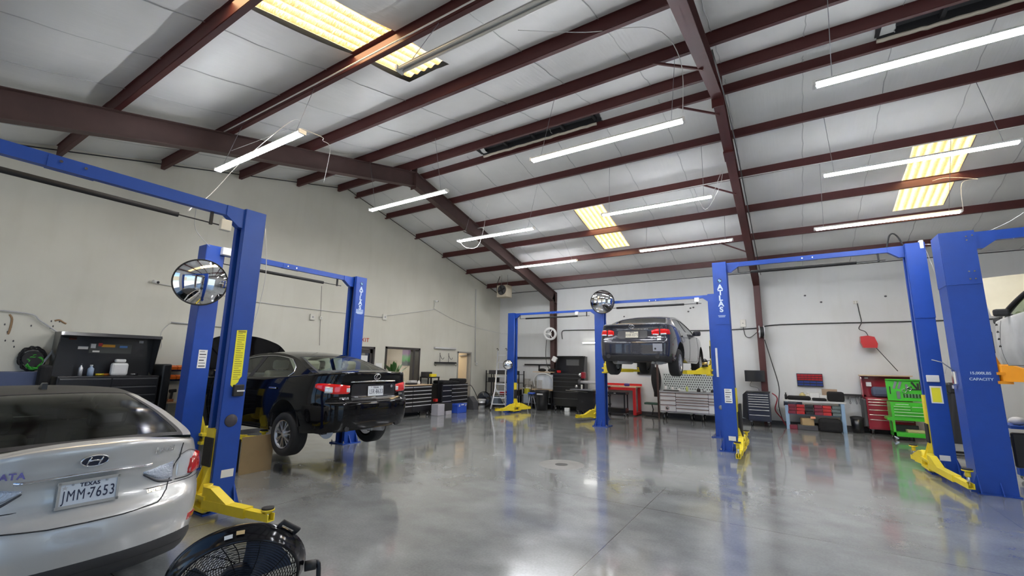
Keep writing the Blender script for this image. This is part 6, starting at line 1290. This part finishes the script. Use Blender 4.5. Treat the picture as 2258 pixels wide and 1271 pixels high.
t = thing('cord_reel', 'red cord reel hanging on the back wall', 'reel', (13.33, 16.6, 2.58)); part(MB().prism([(-.19, .17), (-.02, .19), (.13, .15), (.19, -.05), (.17, -.17), (-.15, -.16), (-.2, 0)], 'y', -.12, .12, red), 'housing', None, t); part(MB().bx((-.04, .1, -.08), (.04, .26, .08), dgrey), 'bracket', None, t)
cable([(13.48, 16.6, 2.42), (13.9, 16.6, 1.75)], .01, bcord, 'lead slanting down from the red reel to the dark red chest', 'cable', None, 'cable', False)
cable([(3.22, 16.85, 2.86), (3.22, 16.85, 3.18), (3.6, 16.85, 3.22), (5, 16.85, 3.2), (7, 16.85, 3.13), (8.84, 16.85, 3.07), (10.4, 16.85, 3.1), (11.2, 16.85, 3.2), (14.7, 16.85, 3.18), (18.5, 16.85, 3.2)], .018, bcord, 'black pipe running the length of the back wall', 'pipe', None, 'air_pipe')
cable([(10.05, 16.84, 3.14), (10.1, 16.82, 2.85), (10.25, 16.8, 2.8), (10.45, 16.7, 2.95)], .012, bcord, 'black lead from the thermostat box to the column reel')
mb = MB()
for x, z in ((11.89, 4.12), (12.3, 3.88), (13.89, 3.96), (8.38, 3.9), (8.48, 3.92), (8.3, 3.78), (5.9, 3.7)): mb.sphere((x, 16.876, z), .035, dgrey, 8, (1, .1, .8))
tag(mb.build('anchor_holes'), 'dark drilled anchor holes scattered on the back wall', 'marks', kind='stuff')
# left wall services
def wbox(label, y, z, s=.1, nm='junction_box', cat='wall box'): t = thing(nm, label, cat, (.03, y, z)); part(MB().box((0, 0, 0), (.05, s, s * 1.2), offw, None, .008), 'box', None, t); part(MB().box((.026, 0, 0), (.004, s * .3, s * .3), steel), 'cover', None, t)
wbox('grey junction box on the left wall right of the second lift', 9.95, 3.24, .16); wbox('small round edged box on the left wall above the black sedan', 7.62, 2.98, .08); wbox('oval plate on the left wall above the black sedan', 7.35, 2.98, .14); wbox('outlet box low on the left wall beside the conduit end', 15.1, 1.78, .12)
def cctv(label, y, z): t = thing('security_camera', label, 'camera', (.05, y, z)); part(MB().cyl((0, 0, 0), (.09, .05, -.02), .035, white, 14), 'camera_body', None, t); part(MB().cyl((.09, .05, -.02), (.1, .055, -.022), .028, blk, 14), 'lens', None, t); part(MB().cyl((-.05, 0, 0), (0, 0, 0), .02, white), 'mount', None, t)
cctv('security camera on the left wall above the wire sweep', 12.35, 4.1); cctv('security camera on the left wall left of the first round mirror', 3.62, 3.36)
cable([(.03, 12.35, 4.05), (.03, 12.33, 3.85), (.03, 12.3, 3.8), (.03, 12.1, 3.72), (.03, 9.98, 3.28)], .01, cord, 'white wire from the high camera to the junction box'); cable([(.03, 12.34, 3.8), (.03, 13.5, 3.5), (.03, 15.0, 3.3), (.03, 16.7, 3.2), (.5, 16.8, 3.15), (2.6, 16.6, 3.1)], .009, cord, 'thin white wire drooping into the back corner')
cable([(.03, 3.7, 3.33), (.03, 4.98, 3.27), (.03, 6.2, 3.2), (.03, 9.9, 3.22)], .009, cord, 'thin wire along the left wall behind the lifts'); cable([(.04, 1.0, 2.52), (.04, 1.9, 2.5), (.04, 2.1, 2.38), (.04, 2.4, 2.15)], .012, lgrey, 'grey conduit at the left edge bending down to the hose')
cable([(.03, 4.05, 2.53), (.03, 5.6, 2.52)], .015, lgrey, 'short straight conduit above the orange bins', 'conduit', None, 'conduit', False); cable([(.03, 4.05, 2.53), (.03, 3.9, 2.3), (.03, 3.95, 2.0), (.03, 3.85, 1.9), (.03, 3.82, 1.55)], .006, cord, 'thin cord hanging from the short conduit')
cable([(.04, 14.9, 4.95), (.04, 14.95, 3.5), (.04, 15.0, 1.82)], .018, lgrey, 'vertical grey conduit on the left wall near the corner', 'conduit', None, 'conduit', False); cable([(.03, 7.55, 3.9), (.03, 7.65, 2.2)], .005, dgrey, 'hairline wall crack above the black sedan', 'crack', None, 'wall_crack', False)
# unit heater
t = thing('unit_heater', 'beige unit heater with a fan hanging in the back left corner', 'heater', (1.45, 15.0, 4.75)); part(MB().box((0, 0, 0), (.5, .4, .5), mat('heater_beige', (.5, .44, .33), .5), None, .02), 'casing', None, t); part(MB().lathe([(.19, -.21), (.2, -.22), (.21, -.21), (.19, -.19)], (0, 0, .04), (0, 1, 0), blk, 28), 'fan_ring', None, t); part(MB().cyl((0, -.205, .04), (0, -.2, .04), .19, dgrey, 28), 'fan_back', None, t)
for k in range(4): a = k * pi / 2 + .4; part(MB().box((.09 * cos(a), -.215, .04 + .09 * sin(a)), (.16, .01, .07), blk, Matrix.Rotation(-a, 3, 'Y')), 'blade', None, t)
for x in (-.15, .15): part(MB().cyl((x, 0, .25), (x, 0, .95), .008, steel, 6), 'hanging_rod', None, t)
part(MB().bx((-.45, -.05, .78), (.4, .05, .82), steel), 'cross_bar', None, t); part(MB().tube(catmull([(-.2, .1, -.2), (-.4, .1, -.1), (-.45, .1, .3), (-.3, .1, .7)], 4), .015, bcord), 'flex_conduit', None, t)
# floor drain
t = thing('floor_drain', 'round dark floor drain in the open floor', 'drain', (7.68, 7.48, 0)); part(MB().lathe([(0, .004), (.1, .004), (.115, .0)], (0, 0, 0), (0, 0, 1), mat('drain_iron', (.03, .03, .03), .5), 28), 'grate', None, t); part(MB().lathe([(.115, .001), (.4, .001), (.41, 0)], (0, 0, 0), (0, 0, 1), mat('worn_concrete', (.2, .2, .19), .55, var=.2), 40), 'worn_ring', None, t)
# covered cylinders and right side bench
t = thing('gas_cart', 'tall black draped tool trolley between the two right lifts', 'trolley', (14.35, 13.4, 0)); g = MB(); g.grid(lambda u, v: Vector(((.24 + .05 * sin(7 * v * pi) * u) * cos(2 * pi * v) * (.75 + .3 * u), (.2 + .03 * sin(11 * v * pi)) * sin(2 * pi * v), 1.3 - 1.05 * u)), 12, 40, blkm); part(g, 'drape', None, t); part(MB().cyl((0, -.24, 1.25), (.03, -.26, .1), .02, alu, 10), 'strut', None, t); part(MB().box((0, 0, 1.4), (.4, .3, .25), blk, None, .05), 'head_unit', None, t)
part(MB().tube([(-.25, -.2, .03), (.25, -.2, .03), (.25, .25, .03), (-.25, .25, .03), (-.25, -.2, .03)], .025, blk), 'base_frame', None, t)
t = thing('workbench', 'blue metal work table at the right edge behind the heavy lift', 'workbench', (15.3, 11.6, 0)); part(MB().bx((-.85, -.35, .8), (.9, .35, .85), blue), 'worktop', None, t)
for x, y in ((-.3, -.3), (.8, -.3), (-.3, .3), (.8, .3)): part(MB().bx((x - .04, y - .04, .0), (x + .04, y + .04, .8), blue), 'leg', None, t)
part(MB().bx((-.85, -.35, .2), (.9, -.28, .27), blue), 'lower_rail', None, t)
for x, m_, lab in ((14.62, lgrey, 'grey wrapped engine part left on the blue table'), (14.85, blkm, 'black engine part on the blue table'), (15.1, dgrey, 'dark engine part right on the blue table')): tag(MB().sphere((0, 0, .07), .12, m_, 12, (1, .9, .6)).build('engine_part', None, None, (x, 11.5, .85)), lab, 'engine part')
simple('panel', 'black plastic seat pan leaning in front of the blue table', 'panel', blk, (14.62, 10.6, .25), (.75, .06, .55), 0, None, .03)
t = thing('floor_jack', 'blue jack frame on the floor at the right edge', 'jack', (14.8, 10.9, 0)); part(MB().bx((-.45, -.06, .1), (.6, .06, .22), blue), 'frame', None, t); part(MB().cyl((-.35, -.1, .06), (-.35, .1, .06), .06, chrome, 16), 'roller', None, t); part(MB().cyl((.5, -.1, .06), (.5, .1, .06), .06, rub, 16), 'roller', None, t)
# ---- ceiling cords
for P, lab in (([(5.0, 2.25, 3.6), (4.7, 2.6, 4.0), (4.8, 2.9, 4.6), (5.2, 3.3, 5.3), (4.6, 3.7, 5.6), (3.0, 3.5, 5.5)], 'white cord looping up from the near lift beam to the roof'), ([(5.69, 3.2, 5.0), (5.9, 3.4, 4.9), (5.3, 3.8, 5.2), (4.9, 4.2, 5.35), (4.5, 4.4, 4.9)], 'white cord looping right from the near strip light'),
    ([(2.9, 3.45, 3.66), (3.6, 2.9, 3.75), (4.3, 2.6, 3.9), (4.9, 2.3, 3.62)], 'white cord between the two left lifts'), ([(10.32, 5.85, 5.2), (10.35, 5.7, 5.9), (10.1, 5.3, 6.2), (9.3, 4.9, 6.2), (8.6, 4.3, 6.1)], 'white cord from the highest centre light up to the purlin'),
    ([(13.6, 10.85, 4.12), (13.9, 10.2, 3.95), (14.4, 9.7, 4.1), (14.9, 9.4, 4.45), (15.5, 9.2, 4.3)], 'white cord swooping between the two right lifts'), ([(13.6, 10.8, 4.1), (13.72, 10.8, 3.4), (13.8, 10.75, 2.6), (13.6, 10.7, 1.72)], 'white cord dropping down the tall right column'),
    ([(14.5, 11.9, 4.95), (14.6, 12.1, 5.6), (14.9, 12.3, 5.7), (14.5, 12.5, 5.9), (14.3, 12.66, 5.93)], 'white cord from the lowest right light up to its outlet'), ([(5.45, 3.0, 3.5), (5.48, 3.06, 2.9), (5.45, 3.03, 2.4), (5.42, 3.0, 2.2)], 'thin white cord beside the yellow labelled column'),
    ([(3.66, 9.2, 5.2), (3.9, 9.3, 4.95), (4.2, 9.5, 5.1), (4.3, 9.7, 6.3)], 'cord looping below the third light from the left'), ([(10.2, 9.6, 5.35), (10.4, 9.7, 5.9), (10.3, 9.9, 5.6), (9.9, 10.6, 5.4), (9.6, 11.17, 6.2)], 'cord from the centre light to its purlin outlet')):
    cable(P, .005, cord, lab)
cable([(2.95, 7.6, 6.6), (5, 3.6, 6.0), (9, 3.35, 5.78)], .012, cord, 'white cable strung along the purlin by the large skylight') if False else cable([(2.95, 3.36, 5.82), (6, 3.36, 5.8), (10.4, 3.36, 5.8)], .01, cord, 'white cable strung along the purlin by the large skylight')
cable([(.3, 11.1, 6.2), (2.9, 11.1, 6.18), (6, 11.1, 6.2), (10.5, 11.1, 6.22), (13, 11.1, 6.2), (18, 11.1, 6.2)], .012, cord, 'white cable along the purlin over the small skylights')
cable([(10.72, 16.2, 4.8), (10.72, 12.5, 5.55), (10.7, 9, 6.4), (10.72, 6, 6.1)], .012, bcord, 'black cable running up the maroon roof frame')
simple('storage_cabinet', 'pale cabinet seen inside the open tan doorway', 'cabinet', mat('cream_cabinet', (.6, .55, .42), .6), (-.55, 14.3, 0), (.4, .4, 1.08)); tag(MB().sphere((0, 0, .12), .18, mat('mottled_bag', (.5, .35, .25), .8, var=.6, vscale=9), 14, (1, 1, .9)).build('bag', None, None, (-.55, 14.3, 1.09)), 'mottled brown and white bundle inside the open tan doorway', 'bag')
# ================================================================ foreground drum fan
t = thing('drum_fan', 'black drum fan tilted up in the foreground beside the silver sedan', 'fan', (8.56, 1.48, 0)); ax = Vector((.787, -.42, -.454)).normalized(); c = Vector((.024, -.013, .545))
x_, y_ = fan(t, c, .298, ax, .075, 3, 24, 10, mat('gloss_black', (.006, .006, .008), .12, spec=.4), .0022, .325)
for s in (-1, 1):
    e = c + x_ * s * .37; part(MB().tube(catmull([e, e + x_ * s * .045, e + x_ * s * .05 + Vector((0, 0, -.2)), Vector((e.x, e.y, .04)) + x_ * s * .03, Vector((e.x, e.y, .03)) - Vector((ax.x, ax.y, 0)) * .25], 5), .014, blk, 10), 'yoke', None, t); part(MB().cyl(c + x_ * s * .34, c + x_ * s * .4, .028, blkm, 14), 'tilt_knob', None, t)
part(MB().tube([c - x_ * .37 + Vector((0, 0, .03 - c.z)), c + x_ * .37 + Vector((0, 0, .03 - c.z))], .016, blk), 'base_bar', None, t)
hd_ = lambda a, h: c + (x_ * cos(a) + y_ * sin(a)) * .33 + ax * h
part(MB().tube([hd_(.72, -.04), hd_(.72, -.04) * 1.0 + (x_ * cos(.72) + y_ * sin(.72)) * .04, hd_(1.02, -.04) + (x_ * cos(1.02) + y_ * sin(1.02)) * .04, hd_(1.02, -.04)], .015, blkm), 'carry_handle', None, t)
for a, h, m_ in ((1.72, -.0, labw), (1.55, -.01, mat('tan_label', (.7, .5, .25), .5))):
    mb = MB(); mb.grid(lambda u, v: c + (x_ * cos(a + .12 * u) + y_ * sin(a + .12 * u)) * (.3245 - .36 * (h + .02 * v)) + ax * (h + .02 * v), 4, 1, m_); part(mb, 'label', None, t)
part(MB().lathe([(0, .1), (.035, .1), (.045, .088)], c, ax, mat('blue_badge', (.2, .4, .7), .3), 24), 'badge', None, t)
o = MB().bx((-.1, -.06, 0), (.1, .06, .05), mat('cream_box', (.7, .66, .5), .6)).build('carton', None, None, (7.55, .72, 0)); tag(o, 'cream carton edge on the floor beneath the silver sedan bumper', 'carton')
